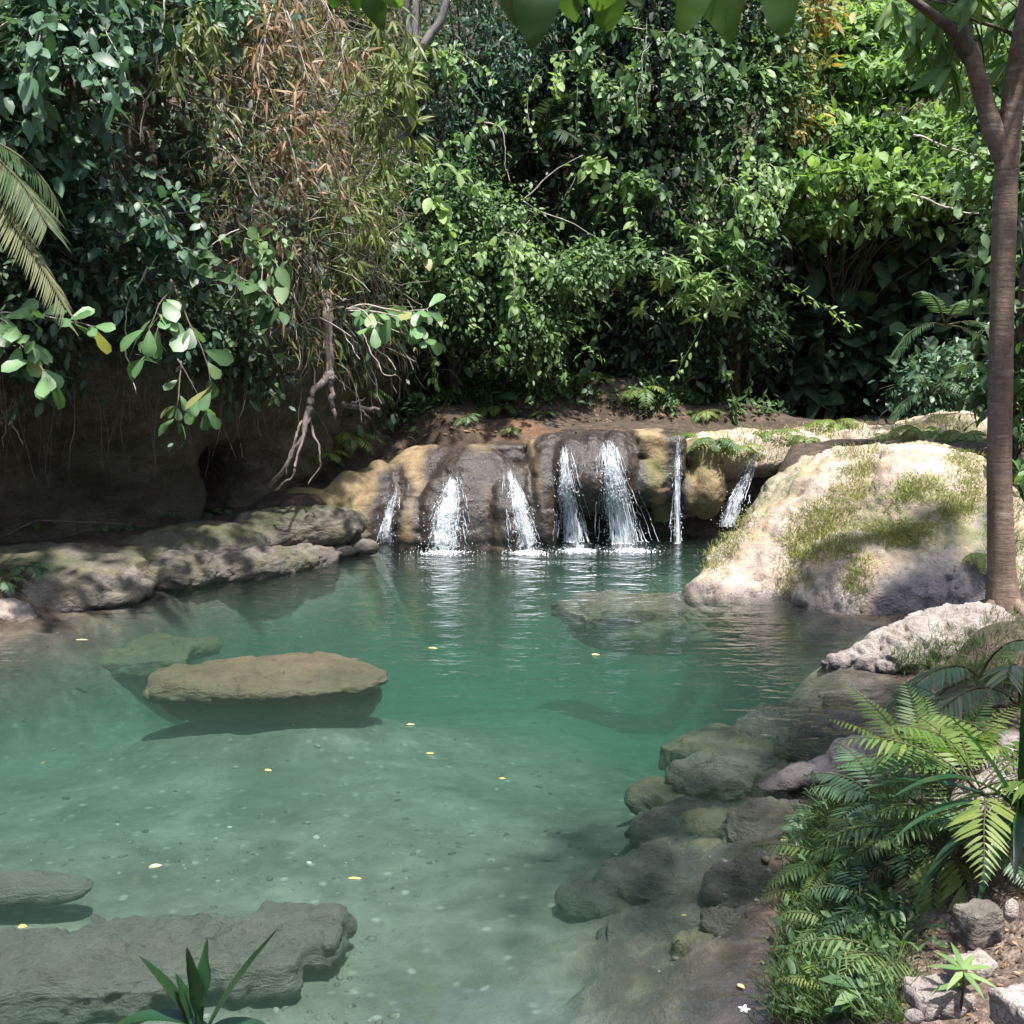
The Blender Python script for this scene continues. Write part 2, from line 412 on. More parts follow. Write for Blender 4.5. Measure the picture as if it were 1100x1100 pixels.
m, nt = new_mat('water_film'); N = NT(nt); o = N.obj()
v1 = N.noise(1.0, 5, 0.62, N.mapped(o, (26, 26, 2.6)), 0.35); v2 = N.noise(1.0, 3, 0.6, N.mapped(o, (9, 9, 5)), 0.6)
al = N.math('SUBTRACT', N.math('ADD', N.math('ADD', N.math('MULTIPLY', v1, 1.5), N.math('MULTIPLY', v2, .9)), N.math('MULTIPLY', N.attr('tint'), .85)), 1.70)
al = N.math('MULTIPLY', al, 2.0, clamp=True); al = N.math('MULTIPLY', al, N.math('MULTIPLY', N.attr('tint'), 2.2, clamp=True), clamp=True)
wb_ = N('ShaderNodeBsdfPrincipled', {'Base Color': (0.85, 0.89, 0.94, 1), 'Roughness': 0.25}); wt = N('ShaderNodeBsdfTranslucent', {'Color': (.85, .9, .95, 1)})
wm_ = N('ShaderNodeMixShader', {0: 0.4, 1: wb_.outputs[0], 2: wt.outputs[0]})
N.out(N('ShaderNodeMixShader', {0: al, 1: N('ShaderNodeBsdfTransparent').outputs[0], 2: wm_.outputs[0]}).outputs[0])
M_veil = m

# ================================================================== TERRAIN
def P2(lst): return [tuple(at_z(px, py, 0.0)[:2]) for px, py in lst]
SHORE = P2([(0, 682), (90, 657), (165, 634), (250, 614), (345, 598), (385, 592)])
SHORE += [(-2.2, 17.2), (-1.0, 17.6), (0.5, 17.7), (2.0, 17.7), (3.6, 17.4)]
SHORE += P2([(800, 575), (800, 625), (850, 650), (930, 672), (985, 690), (905, 712), (960, 745), (960, 790), (905, 835), (872, 880), (866, 940), (852, 1000), (835, 1060)])
SHORE += [(1.05, 4.3), (0.7, 3.75), (-1.5, 3.6), (-4.0, 3.7), (-7.0, 5.0), (-7.6, 9.0)]
GORGE = [(-9.5, 9), (-6.75, 13.9), (-4.75, 15.3), (-3.9, 16.0), (-2.6, 17.9), (-1.9, 19.6), (0, 20.7), (2, 21.2), (4, 21.6), (5.6, 22.6), (6.4, 26), (9.5, 27.5), (12.5, 25.5), (13.5, 20), (12, 14), (10, 9), (10, -8), (-9.5, -8)]
CTRL = np.array([
    (0, 0, 1.4), (0, 2.4, .8), (-3, 2, .8), (2, 2.5, .9), (0, 3.2, .3), (-1.5, 3.1, .3), (1, 3.4, .35), (3, 3.2, 1.15), (-6, 2, 1.2), (5, 2, 1.5), (0, -6, 1.6), (6, -5, 1.8), (-7, -4, 1.6),
    (1.75, 4.6, .45), (2.4, 4.6, .75), (3.4, 5, 1.1), (2.6, 6.4, .5), (3.5, 7, .75), (3.3, 8.6, .35), (4.4, 9, .6), (4.8, 10.5, .5), (3.2, 9.5, .05), (3.7, 10.1, .08), (4.2, 11.5, .10), (5.0, 11.9, .2), (6, 11, .8), (6.0, 12.6, .35), (7.2, 13, 1.2), (5.5, 14, .3), (4, 14, .1), (8.5, 10, 2.2), (7, 16, 1.6), (6, 8, 1.4), (5, 6, 1.5),
    (-6.3, 12.9, .5), (-5.2, 14.2, .5), (-4, 15.2, .5), (-7, 11, .45), (-8, 8, .6), (-3, 16.6, .8), (-8.5, 4, .9),
    (-1.8, 17.9, 1.1), (0, 18.2, 1.45), (1.5, 18.2, 1.5), (3, 18.2, 1.45), (5, 18, 1.5), (6.5, 18.3, 1.55), (8.5, 19, 1.6),
    (-1.2, 19.2, 2.0), (0, 20.2, 2.4), (2, 20.6, 2.4), (4, 20.9, 1.9), (5.6, 21.6, 1.6), (7, 24, 1.5), (10, 25, 1.6), (0, 19, 1.75), (2, 19, 1.62), (4, 19, 1.55)])
def poly_sd(P, poly):
    """signed distance (N,2) to closed polygon, negative inside"""
    P = np.asarray(P, float); poly = np.asarray(poly, float)
    d = np.full(len(P), 1e9); ins = np.zeros(len(P), bool)
    for a, b in zip(poly, np.roll(poly, -1, 0)):
        e = b - a; w = P - a
        t = np.clip((w @ e) / (e @ e), 0, 1)
        d = np.minimum(d, np.hypot(*(w - t[:, None] * e).T))
        c = ((a[1] > P[:, 1]) != (b[1] > P[:, 1]))
        with np.errstate(divide='ignore', invalid='ignore'):
            ins ^= c & (P[:, 0] < (b[0] - a[0]) * (P[:, 1] - a[1]) / (b[1] - a[1] + 1e-12) + a[0])
    return np.where(ins, -d, d)
def land(P):
    P = np.asarray(P, float)
    ds = poly_sd(P, SHORE); dg = poly_sd(P, GORGE)
    p3 = np.c_[P, np.zeros(len(P))]
    dist2 = ((P[:, None, :] - CTRL[None, :, :2]) ** 2).sum(2) + 0.02
    w = dist2 ** -2.0
    H = (w * CTRL[None, :, 2]).sum(1) / w.sum(1)
    z = H * sstep(-0.05, 0.75, ds) + 0.10 * fbm(p3, 1.1, 4, 3) * sstep(0, 0.8, ds)
    # pool bed: shallow in front, deep before the falls, a shelf along the right bank
    deep = 0.53 + 1.25 * np.clip((P[:, 1] + .6 * fbm(p3, .5, 2, 2) - 5.6) / 8.6, 0, 1) ** 1.3 + 0.3 * sstep(0.5, 1.5, P[:, 0]) * sstep(9, 12, P[:, 1])
    deep = deep - np.maximum(deep - .56, 0) * np.exp(-(np.hypot((P[:, 0] + 2.15) * .8, P[:, 1] - 10.1) / 1.5) ** 2)
    shelf_r = sstep(1.75, 0.9, np.minimum(np.abs(ds), 3.0) - .75 * sstep(6.8, 4.8, P[:, 1]) + .35 * fbm(p3, .8, 3, 70)) * sstep(-0.3, 0.8, P[:, 0]) * sstep(11.5, 9.0, P[:, 1])
    shelf_l = sstep(1.6, 0.3, -ds) * sstep(-3.5, -4.6, P[:, 0]) * sstep(9, 11, P[:, 1])
    bed = -deep * sstep(0.0, 1.1, -ds)
    bed = bed * (1 - 0.10 * shelf_r) * (1 - 0.45 * shelf_l)
    bed = bed + 0.07 * fbm(p3, 0.9, 5, 9) + 0.025 * fbm(p3, 4, 4, 4)
    global ROCKBED
    ROCKBED = np.clip(np.maximum(shelf_r, shelf_l * .8) * (ds < 0.1), 0, 1)
    w1, w2, wc = worley(p3 * np.array([1.0, 1.6, 1]) + .25 * fbm(p3, 1.5, 3, 6)[:, None], 2.1, 12)
    lump = (wc - .4) * .22 * sstep(.02, .25, w2 - w1) + .06 * fbm(p3, 3, 4, 8)
    bed = np.where(ds < 0, bed * (1 - .15 * ROCKBED) + ROCKBED * lump * sstep(0, .4, -ds), bed)
    z = np.where(ds < 0, np.minimum(bed, -0.01 + 0.05 * fbm(p3, 2, 3, 5)), z)
    rise = np.maximum(dg, 0)
    hill = np.minimum(rise * 2.3, 8 + rise * 0.35) + 0.35 * rise * fbm(p3, 0.35, 4, 11) * sstep(0, 2, rise)
    behind = sstep(-4.0, -14.0, P[:, 1])
    z = z + hill * (1 - 0.55 * behind) * np.where(P[:, 0] < -3, sstep(0.5, 2.2, rise), 1.0)
    return z, ds, dg
def axis(segs):
    out = []
    for a, b, st in segs: out.append(np.arange(a, b, st))
    return np.concatenate(out)
ax = axis([(-90, -20, 5), (-20, -9, .5), (-9, 9.5, .085), (9.5, 20, .5), (20, 95, 5)])
ay = axis([(-70, -10, 5), (-10, 2, .5), (2, 23, .085), (23, 36, .3), (36, 46, 1), (46, 110, 5)])
gx, gy = np.meshgrid(ax, ay); pts2 = np.c_[gx.ravel(), gy.ravel()]
tz, tds, tdg = land(pts2)
nx_, ny_ = len(ax), len(ay)
i = np.arange(ny_ - 1)[:, None] * nx_ + np.arange(nx_ - 1)[None]
quads = np.stack([i, i + 1, i + nx_ + 1, i + nx_], -1).reshape(-1, 4)
tb = Buf(); TV = np.c_[pts2, tz]; tb.add(TV, [quads], 0.5)
gm = tb.mesh('ground')
set_attr(gm, 'sand', sstep(0.06, -0.06, tz) * (tds < 0.2))
tz2, _, _ = land(pts2); set_attr(gm, 'rockbed', np.clip(ROCKBED + .5 * ROCKBED * fbm(TV, 1.2, 3, 44), 0, 1))
set_attr(gm, 'soil', sstep(0.4, 1.4, pts2[:, 0]) * sstep(9.5, 7.5, pts2[:, 1]) * sstep(-1, 1, pts2[:, 1]))
rd = .45 * np.exp(-((pts2[:, 0] - 0.1) / .6) ** 2 - ((pts2[:, 1] - 18.6) / 0.35) ** 2)
set_attr(gm, 'red', rd * sstep(-0.25, 0.3, fbm(TV, 1.6, 4, 77)))
ground = link('ground', gm, mat=M_ground); tag(ground, 'brown forest soil and pale sandy pool bed of the gorge', kind='structure')

# ------------------------------------------------------------------ water body
wx = np.linspace(-9, 8, 120); wy = np.linspace(3.0, 18.6, 120)
a, b = np.meshgrid(wx, wy); n_ = 120
top = np.c_[a.ravel(), b.ravel(), np.zeros(n_ * n_)]
top[:, 2] = 0.006 * fbm(top, 1.2, 2, 21)
i = np.arange(n_ - 1)[:, None] * n_ + np.arange(n_ - 1)[None]
q = np.stack([i, i + 1, i + n_ + 1, i + n_], -1).reshape(-1, 4)
rim = np.concatenate([np.arange(n_), np.arange(1, n_) * n_ + n_ - 1, (n_ - 1) * n_ + np.arange(n_ - 2, -1, -1), np.arange(n_ - 2, 0, -1) * n_])
low = top[rim].copy(); low[:, 2] = -3.2
k = len(rim); li = np.arange(k) + n_ * n_
sides = np.stack([rim, li, np.roll(li, -1), np.roll(rim, -1)], -1)
wb = Buf(); wb.add(np.r_[top, low], [q, sides, li[::-1][None]], 0.5)
wm = wb.mesh('water'); water = link('water', wm, mat=M_water)
bm = bmesh.new(); bm.from_mesh(wm); bmesh.ops.recalc_face_normals(bm, faces=bm.faces); bm.to_mesh(wm); bm.free()
tag(water, 'clear green pool water rippling below the cascades', kind='structure')

# ------------------------------------------------------------------ dark undercut cliff on the left
FOOT = np.array([(-9.8, 8.6), (-8.0, 11.6), (-6.75, 13.9), (-5.6, 14.7), (-4.75, 15.3), (-4.2, 15.7), (-3.75, 16.0), (-3.2, 16.9), (-2.6, 17.9), (-2.1, 19.2), (-1.7, 20.6), (-1.4, 22.5)])
seg = np.r_[0, np.cumsum(np.hypot(*np.diff(FOOT, axis=0).T))]
ns, nz = 190, 130
ss = np.linspace(0, seg[-1], ns); fx, fy = np.interp(ss, seg, FOOT[:, 0]), np.interp(ss, seg, FOOT[:, 1])
k_ = np.ones(13) / 13
fx = np.convolve(np.pad(fx, 6, 'edge'), k_, 'valid'); fy = np.convolve(np.pad(fy, 6, 'edge'), k_, 'valid')
tx, ty = np.gradient(fx), np.gradient(fy); ln = np.hypot(tx, ty); onx, ony = ty / ln, -tx / ln
zz = np.linspace(-0.4, 11.0, nz)
S_, Z_ = np.meshgrid(np.arange(ns), zz); S_ = S_.ravel(); Z_ = Z_.ravel()
s_d = ss[S_]
s_c, s_n = seg[5], seg[7]
under = 1.0 * sstep(0, 2, s_d) * sstep(s_n + 0.5, s_c - 0.4, s_d) + 0.22
off = under * sstep(0.9, 2.9, Z_) + 0.25 * np.sin(s_d * 1.3) * sstep(2, 4, Z_)
off -= 0.16 * np.maximum(Z_ - 4.0, 0) ** 1.35
cave = np.exp(-((s_d - (s_c + 0.12) + .12 * np.sin(Z_ * 5)) / 0.27) ** 4) * sstep(1.75, 1.2, Z_)
off -= 1.6 * cave
p3 = np.c_[fx[S_] + onx[S_] * off, fy[S_] + ony[S_] * off, Z_]
dsp = 0.55 * fbm(p3, 0.5, 4, 31) + 0.22 * fbm(p3 * np.array([1, 1, 2.2]), 1.6, 4, 32) + 0.13 * ridged(p3, 3.2, 4, 33) + .06 * fbm(p3, 6, 3, 37)
dsp *= 1 - 0.6 * cave
p3[:, 0] += onx[S_] * dsp; p3[:, 1] += ony[S_] * dsp; p3[:, 2] += 0.15 * fbm(p3, 0.8, 3, 35)
i = np.arange(nz - 1)[:, None] * ns + np.arange(ns - 1)[None]
cq = np.stack([i, i + 1, i + ns + 1, i + ns], -1).reshape(-1, 4)
cb = Buf(); cb.add(p3, [cq], 0.5); cm = cb.mesh('cliff')
CLIFF_V, CLIFF_Q = p3, cq
set_attr(cm, 'wet', np.zeros(len(p3))); set_attr(cm, 'moss', 0.6 * sstep(-0.2, 0.4, fbm(p3, 0.7, 4, 36)))
cliff = link('cliff', cm, mat=M_cliff); tag(cliff, 'dark undercut rock cliff above the left ledge', kind='structure')

# ------------------------------------------------------------------ rocks
def rot_z(p, a):
    c, s = math.cos(a), math.sin(a)
    return np.c_[p[:, 0] * c - p[:, 1] * s, p[:, 0] * s + p[:, 1] * c, p[:, 2]]
def blob_mesh(name, blobs, voxel=0.05, smooth=5):
    """one continuous stone body out of overlapping lumps (cx,cy,cz, rx,ry,rz, turn, 'box'?)"""
    bm = bmesh.new()
    for b in blobs:
        c, r = Vector(b[:3]), b[3:6]; a = b[6] if len(b) > 6 else 0
        mt = Matrix.Translation(c) @ Matrix.Rotation(a, 4, 'Z') @ Matrix.Diagonal((*r, 1))
        if len(b) > 7:
            g = bmesh.ops.create_cube(bm, size=2.0, matrix=mt)
        else:
            g = bmesh.ops.create_icosphere(bm, subdivisions=4, radius=1.0, matrix=mt)
    me = bpy.data.meshes.new(name); bm.to_mesh(me); bm.free()
    ob = bpy.data.objects.new(name, me); COL.objects.link(ob)
    md = ob.modifiers.new('r', 'REMESH'); md.mode = 'VOXEL'; md.voxel_size = voxel
    dg = bpy.context.evaluated_depsgraph_get()
    out = bpy.data.meshes.new_from_object(ob.evaluated_get(dg)); out.name = name
    bpy.data.objects.remove(ob); bpy.data.meshes.remove(me)
    lap(out, smooth)
    return out
def lap(me, it):
    c = coords(me); e = np.empty(len(me.edges) * 2, np.int32); me.edges.foreach_get('vertices', e); e = e.reshape(-1, 2)
    deg = np.bincount(e.ravel(), minlength=len(c))[:, None].clip(1)
    for _ in range(it):
        s = np.zeros_like(c)
        for k in range(3):
            s[:, k] = np.bincount(e[:, 0], c[e[:, 1], k], len(c)) + np.bincount(e[:, 1], c[e[:, 0], k], len(c))
        c = c + 0.6 * (s / deg - c)
    me.vertices.foreach_set('co', c.astype(np.float32).ravel()); me.update()
SIZE_F = 1.0
def rough_up(me, amp, seed=1, strata=0.0, freq=1.0, pit=0.0):
    freq = freq * SIZE_F; c = coords(me); n = normals(me)
    d = amp * (fbm(c, 1.1 * freq, 4, seed) + 0.5 * fbm(c, 3.2 * freq, 4, seed + 5)) + amp * 0.35 * (ridged(c, 5 * freq, 3, seed + 9) - 0.6)
    if strata:
        cz = np.c_[c[:, 0] * 0.5, c[:, 1] * 0.5, c[:, 2] * 5.5 + 0.8 * fbm(c, 0.9, 2, seed + 3)]
        d = d + strata * (ridged(cz, 1.0, 3, seed + 21) - 0.55)
    f1, f2, cid = worley(c * np.array([1, 1, 1.5]) + .12 * fbm(c, 2.2 * freq, 3, seed + 60)[:, None], 2.6 * freq, seed)
    d = d + amp * 1.1 * (cid - .5) * sstep(0.0, .22, f2 - f1) - amp * .3 * sstep(.10, 0.0, f2 - f1)
    d = d + amp * .30 * fbm(c, 9 * freq, 3, seed + 33)
    if pit:
        d = d - pit * np.maximum(fbm(c, 9 * freq, 2, seed + 40) - 0.25, 0) * 2
    c = c + n * d[:, None]
    me.vertices.foreach_set('co', c.astype(np.float32).ravel())
    me.polygons.foreach_set('use_smooth', np.ones(len(me.polygons), bool)); me.update()
ROCKS = []
def rock(name, blobs, mat, label, cat='rock', voxel=0.05, smooth=5, amp=0.08, seed=1, strata=0.0, moss=None, wet=None, pit=0.0, freq=1.0, group=None, kind=None):
    me = blob_mesh(name, blobs, voxel, smooth); rough_up(me, amp, seed, strata, freq, pit)
    c = coords(me); n = normals(me)
    set_attr(me, 'moss', moss(c, n) if moss else np.zeros(len(c)))
    set_attr(me, 'wet', wet(c, n) if wet else sstep(0.16, 0.02, c[:, 2] + 0.05 * fbm(c, 4, 3, 2)) * 0.8)
    lo = c.min(0); base = np.array([c[:, 0].mean(), c[:, 1].mean(), lo[2]])
    ob = link(name, me, mat=mat); tag(ob, label, cat, group, kind)
    ROCKS.append((ob, me))
    return ob

X0 = lambda px, Y: at_y(px, 550, Y).x
# paths of the running water in photo pixels: (top ... bottom, half width px)
STREAMS = [
    ('narrow white trickle down the far left end of the wet rock ledge', [(424, 528), (418, 548), (414, 588)], 7, 26, 0),
    ('widest white cascade fanning out over the dark dome on the left', [(486, 514), (481, 545), (478, 592)], 13, 120, 9),
    ('white cascade sliding down the right flank of the dark dome', [(548, 508), (556, 540), (568, 592)], 10, 75, 8),
    ('lacy thin cascade on purple rock left of the tan divide', [(606, 480), (609, 520), (617, 590)], 11, 70, 9),
    ('tall bright cascade pouring over the middle of the ledge', [(652, 474), (660, 520), (672, 590)], 14, 130, 7),
    ('thin two step trickle beside the square tan block', [(729, 470), (727, 520), (728, 590)], 4, 26, 2),
    ('short bluish chute tucked in the dark gap behind the boulder', [(811, 490), (800, 515), (780, 566)], 8, 30, 3)]
def fall_wet(c, n):
    w = np.zeros(len(c))
    for lab, path, hw, cnt, sp in STREAMS[:6]:
        Q = np.array([at_y(a, b, 16.8)[:] for a, b in path])[:, [0, 2]]
        q = c[:, [0, 2]]; d = np.full(len(c), 9.0)
        for a, b in zip(Q[:-1], Q[1:]):
            e = b - a; t = np.clip(((q - a) @ e) / (e @ e), -0.12, 1)
            d = np.minimum(d, np.hypot(*(q - a - t[:, None] * e).T))
        lim = hw * 0.0143 * 2.3
        w = np.maximum(w, sstep(lim + 0.16, lim - 0.02, d + 0.10 * fbm(c, 3, 3, 8)))
    xl, xr = X0(452, 16.9), X0(574, 16.9)                 # the dark dome is wet all over
    dome = sstep(xl - .1, xl + .12, c[:, 0]) * sstep(xr + .1, xr - .1, c[:, 0]) * sstep(1.55, 1.3, c[:, 2])
    brown = np.maximum(np.exp(-((c[:, 0] - X0(536, 16.8) - (0.55 - c[:, 2]) * 0.22) / 0.15) ** 2) * sstep(1.05, 0.75, c[:, 2]), np.exp(-((c[:, 0] - X0(440, 16.8)) / 0.13) ** 2))
    w = np.maximum(w, dome * (1 - 0.65 * brown))
    return np.maximum(w, 0.7 * sstep(0.35, 0.05, c[:, 2] + 0.1 * fbm(c, 3, 3, 2)))
def fb(px, Y, z, rx, ry, rz, *r): return (X0(px, Y), Y, z, rx, ry, rz, *r)
falls_blobs = [
    fb(330, 16.7, 0.15, .75, .7, .72), fb(378, 17.0, 0.25, .55, .7, .85), fb(300, 16.4, 0.05, .7, .5, .45), fb(408, 17.3, 0.3, .4, .6, .95),
    fb(512, 17.3, 0.0, .98, 1.08, 1.47), fb(470, 16.62, .05, .36, .48, .95), fb(540, 16.46, .05, .26, .42, .95, 0.2), fb(556, 17.0, .05, .30, .55, 1.15), fb(440, 16.62, .1, .26, .42, .66), fb(447, 17.4, .2, .45, .6, 1.05),
    fb(640, 17.75, 1.38, 1.15, .75, .27), fb(470, 17.9, 1.0, .8, .8, .42), fb(420, 17.8, .5, .9, .7, .6), fb(585, 17.15, .45, .28, .62, 1.02), fb(590, 17.5, .9, .5, .6, .72), fb(612, 17.2, 1.0, .36, .82, .62), fb(634, 17.25, 1.0, .28, .80, .68), fb(660, 17.15, 1.0, .36, .86, .68), fb(690, 17.25, .9, .32, .75, .42),
    fb(705, 17.4, 1.50, .38, .62, .15, 0, 'box'), fb(712, 17.35, 1.18, .26, .6, .18, 0, 'box'), fb(706, 17.35, .85, .30, .62, .34), fb(735, 17.3, .72, .2, .5, .38),
    fb(757, 17.25, .80, .30, .55, .52), fb(752, 17.4, 1.3, .35, .5, .25),
    fb(610, 18.7, .35, 1.8, .75, 1.05, 0, 'box'), fb(420, 18.9, .3, 1.6, .7, .95), fb(700, 18.6, .4, 1.2, .7, 1.05, 0, 'box')]
falls = rock('rock_ledge', falls_blobs, M_falls, 'wide lumpy tan and wet purple rock ledge the cascades pour over', 'rock ledge', voxel=0.04, smooth=9, amp=0.04, seed=4, wet=fall_wet,
     moss=lambda c, n: sstep(0.0, 0.5, fbm(c, 1.4, 4, 51) + 0.25 * n[:, 2]) * 0.8 * np.maximum(sstep(-1.7, -2.2, c[:, 0]), sstep(1.8, 2.2, c[:, 0])), strata=0.03, pit=0.02)
plat = rock('rock_shelf', [(4.3, 18.0, 1.25, 1.6, 1.0, .38), (5.8, 18.3, 1.32, 1.6, 1.2, .40), (7.4, 18.0, 1.4, 1.4, 1.5, .5), (3.4, 17.9, 1.2, .9, .8, .38), (6.6, 16.8, 1.1, 1.2, 1.2, .6), (4.9, 18.2, .6, 2.6, .5, .7, 0, 'box')],
     M_boulder, 'flat sunlit pale rock shelf running back behind the mossy boulder', 'rock shelf', voxel=0.06, amp=0.09, seed=9, moss=lambda c, n: sstep(-0.05, 0.3, fbm(c, 0.9, 4, 14)) * 0.7)
def b_wet(c, n):
    # a seep runs down the lower right of the face towards the pink grey rock
    px, py = project(c); s = poly_sd(np.c_[px, py], [(1065, 540), (1045, 575), (1030, 600), (985, 604), (945, 628), (912, 672), (940, 720), (1100, 700)])
    w = sstep(10, -14, s + 26 * fbm(c, 1.6, 4, 6)) * (c[:, 1] < 14.6)
    return np.maximum(w, 0.55 * sstep(0.14, 0.02, c[:, 2] + 0.06 * fbm(c, 4, 3, 2)))
boulder = rock('boulder', [(4.85, 14.7, 0.0, 1.75, 2.0, 1.66), (5.5, 14.2, .1, 1.25, 1.8, 1.58), (5.6, 13.0, 0, 1.0, 1.3, 1.25), (5.2, 12.3, -.1, .8, .9, .95), (3.75, 14.1, -.1, 1.0, 1.0, 1.18, -.3), (3.3, 13.8, -.1, .9, .75, .80, -.3), (2.85, 13.5, -.15, .78, .55, .42, -.3), (5.1, 13.9, .1, 1.15, 1.9, 1.62), (4.3, 12.8, -.15, 1.0, 1.0, 1.0, .3), (4.75, 12.4, -.1, .9, .75, .8), (5.6, 14.8, .2, 1.2, 1.5, 1.5)],
     M_boulder, 'big pale domed boulder with green moss tufts and a wet seep', 'boulder', voxel=0.055, smooth=12, amp=0.06, seed=23, strata=0.0, wet=b_wet, pit=0.06, freq=1.4,
     moss=lambda c, n: sstep(0.02, 0.3, fbm(c, 1.1, 4, 61) + 0.10) * 0.7 * sstep(.45, .9, c[:, 2]))

_c = coords(boulder.data); _n = normals(boulder.data)
_th = np.arctan2(_c[:, 1] - 15.0, _c[:, 0] - 4.5); _r = np.hypot(_c[:, 1] - 15.0, _c[:, 0] - 4.5)
_d = .13 * (ridged(np.c_[_th * 4.2 + .35 * fbm(_c, 1.1, 3, 3), _r * .55, _c[:, 2] * .3], 1, 4, 19) - .6)     # grooves worn down the slope
boulder.data.vertices.foreach_set('co', (_c + _n * _d[:, None]).astype(np.float32).ravel()); boulder.data.update()

# left ledge pieces
rock('rock_slab', [(-3.55, 14.35, .08, 1.0, .42, .24, 0.72), (-4.2, 13.75, .1, .6, .4, .30, .72), (-2.95, 15.0, .05, .7, .3, .2, .8)], M_ledge, 'long pale pitted slab sloping into the water along the left bank', 'rock', voxel=.024, smooth=4, amp=.05, seed=31, strata=.06, moss=lambda c, n: sstep(.0, .4, fbm(c, 1.4, 4, 74)) * .6, freq=1.3, pit=.03)
rock('rock_shelf', [(-5.6, 13.2, .22, 1.3, .75, .36, .6), (-4.3, 14.5, .30, 1.3, .6, .34, .6), (-3.1, 15.6, .4, 1.1, .5, .34, .65), (-6.8, 11.9, .15, 1.3, .8, .4, .8), (-5.3, 12.6, .1, 1.1, .6, .40, .65), (-6.2, 11.7, .05, .8, .6, .36, .7)], M_ledge, 'dark mossy rock shelf under the cliff on the left bank', 'rock shelf', voxel=.03, smooth=4, amp=.06, seed=37, strata=.09, pit=.01, freq=.9, moss=lambda c, n: sstep(-.25, .25, fbm(c, 1.1, 4, 71)) * .9)
rock('rock', [(*at_z(112, 628, .1), .42, .3, .22, .4)], M_ledge, 'small dark rounded rock at the water edge before the pale slab', 'rock', voxel=.03, amp=.04, seed=41)
rock('rock', [(*at_z(2, 664, .05), .36, .3, .24, .4)], M_pale, 'pinkish rock at the water edge on the left rim', 'rock', voxel=.03, amp=.05, seed=43)
rock('rock', [(*at_z(362, 592, .06), .30, .2, .10, .3), (*at_z(392, 588, .06), .22, .2, .14, .3)], M_ledge, 'low dark stones joined at the foot of the left trickle', 'rock', voxel=.025, amp=.03, seed=45)

# right bank stones
def rk(px, py, z, rx, ry, rz, a=0.0, *k): return (*at_z(px, py, z), rx, ry, rz, a, *k)
rock('rock', [rk(1000, 702, .12, .62, .42, .40, .45), rk(928, 711, .02, .42, .20, .13, .2), rk(965, 706, .06, .52, .32, .27, .35), rk(1045, 692, .22, .55, .4, .40, .3), rk(985, 712, .05, .5, .3, .26, .3)], M_pale, 'pitted pink grey rock leaning into the water below the tree trunk', 'rock', voxel=.024, smooth=9, amp=.05, seed=51, strata=.02, pit=.06, freq=1.5)
rock('rock', [rk(885, 833, .03, .42, .18, .12, .35), rk(850, 842, .0, .30, .14, .07, .2), rk(868, 838, .02, .3, .16, .09, .3), rk(930, 820, .12, .3, .25, .2, .2)], M_pale, 'low jagged pale rock at the waterline beside the ferns', 'rock', voxel=.025, smooth=3, amp=.055, seed=53, strata=.05, pit=.04)
rock('rock', [rk(985, 748, .12, .16, .14, .10)], M_ledge, 'small dark wet stone with a yellow stripe by the fern tops', 'rock', voxel=.02, amp=.02, seed=55)
rock('rock', [rk(1075, 845, .75, .42, .35, .25, .4), rk(1090, 880, .85, .3, .3, .22)], M_pale, 'rough pink boulder half hidden behind the strap leaved plant', 'rock', voxel=.03, amp=.05, seed=57, pit=.04)
rock('rock', [rk(1043, 1040, .90, .085, .05, .035, .3, 'box')], M_pale, 'flat pink stone on the soil behind the lobed seedling', 'rock', voxel=.012, smooth=5, amp=.016, seed=59, freq=4)
rock('rock', [rk(1008, 1070, .81, .10, .07, .05, .2, 'box')], M_pale, 'pinkish stone under the lobed seedling', 'rock', voxel=.014, smooth=6, amp=.022, seed=61, freq=4)
rock('rock', [rk(1108, 1090, .95, .09, .09, .06, .3, 'box')], M_pale, 'smooth pink stone cut by the lower right corner', 'rock', voxel=.014, smooth=5, amp=.010, seed=63, freq=4)
rock('rock', [rk(1050, 992, .89, .075, .06, .07, .4, 'box')], M_ledge, 'dark grey stone standing in the soil bank', 'rock', voxel=.014, amp=.014, seed=65, freq=4)
rock('rock', [rk(1086, 978, 1.0, .035, .02, .05, .4)], M_pale, 'small pointed white stone in the soil bank', 'rock', voxel=.008, smooth=3, amp=.006, seed=67, freq=5)
rock('rock', [rk(982, 1092, .8, .035, .03, .022)], M_pale, 'small white pebble beside the broad leaved seedling', 'rock', voxel=.008, smooth=3, amp=.004, seed=69, freq=5)

# drowned stones
green = lambda c, n: sstep(-.2, .3, fbm(c, 1.3, 4, 81)) * .35
MB = at_z(294, 710, -.05)
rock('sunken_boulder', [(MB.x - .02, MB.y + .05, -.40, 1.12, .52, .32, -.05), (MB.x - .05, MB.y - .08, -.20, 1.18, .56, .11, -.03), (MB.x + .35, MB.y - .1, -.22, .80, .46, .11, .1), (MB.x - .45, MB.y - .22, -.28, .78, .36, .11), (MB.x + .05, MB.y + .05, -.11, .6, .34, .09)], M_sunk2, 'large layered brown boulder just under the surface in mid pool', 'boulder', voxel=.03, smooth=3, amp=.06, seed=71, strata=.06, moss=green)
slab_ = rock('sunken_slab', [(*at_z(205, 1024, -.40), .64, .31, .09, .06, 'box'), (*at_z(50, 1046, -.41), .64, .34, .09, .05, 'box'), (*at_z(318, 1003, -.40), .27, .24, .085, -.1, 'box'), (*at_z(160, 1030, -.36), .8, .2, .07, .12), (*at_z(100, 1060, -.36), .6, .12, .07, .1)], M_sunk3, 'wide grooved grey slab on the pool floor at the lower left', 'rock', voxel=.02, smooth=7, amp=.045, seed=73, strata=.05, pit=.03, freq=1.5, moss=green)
_c = coords(slab_.data); _n = normals(slab_.data)
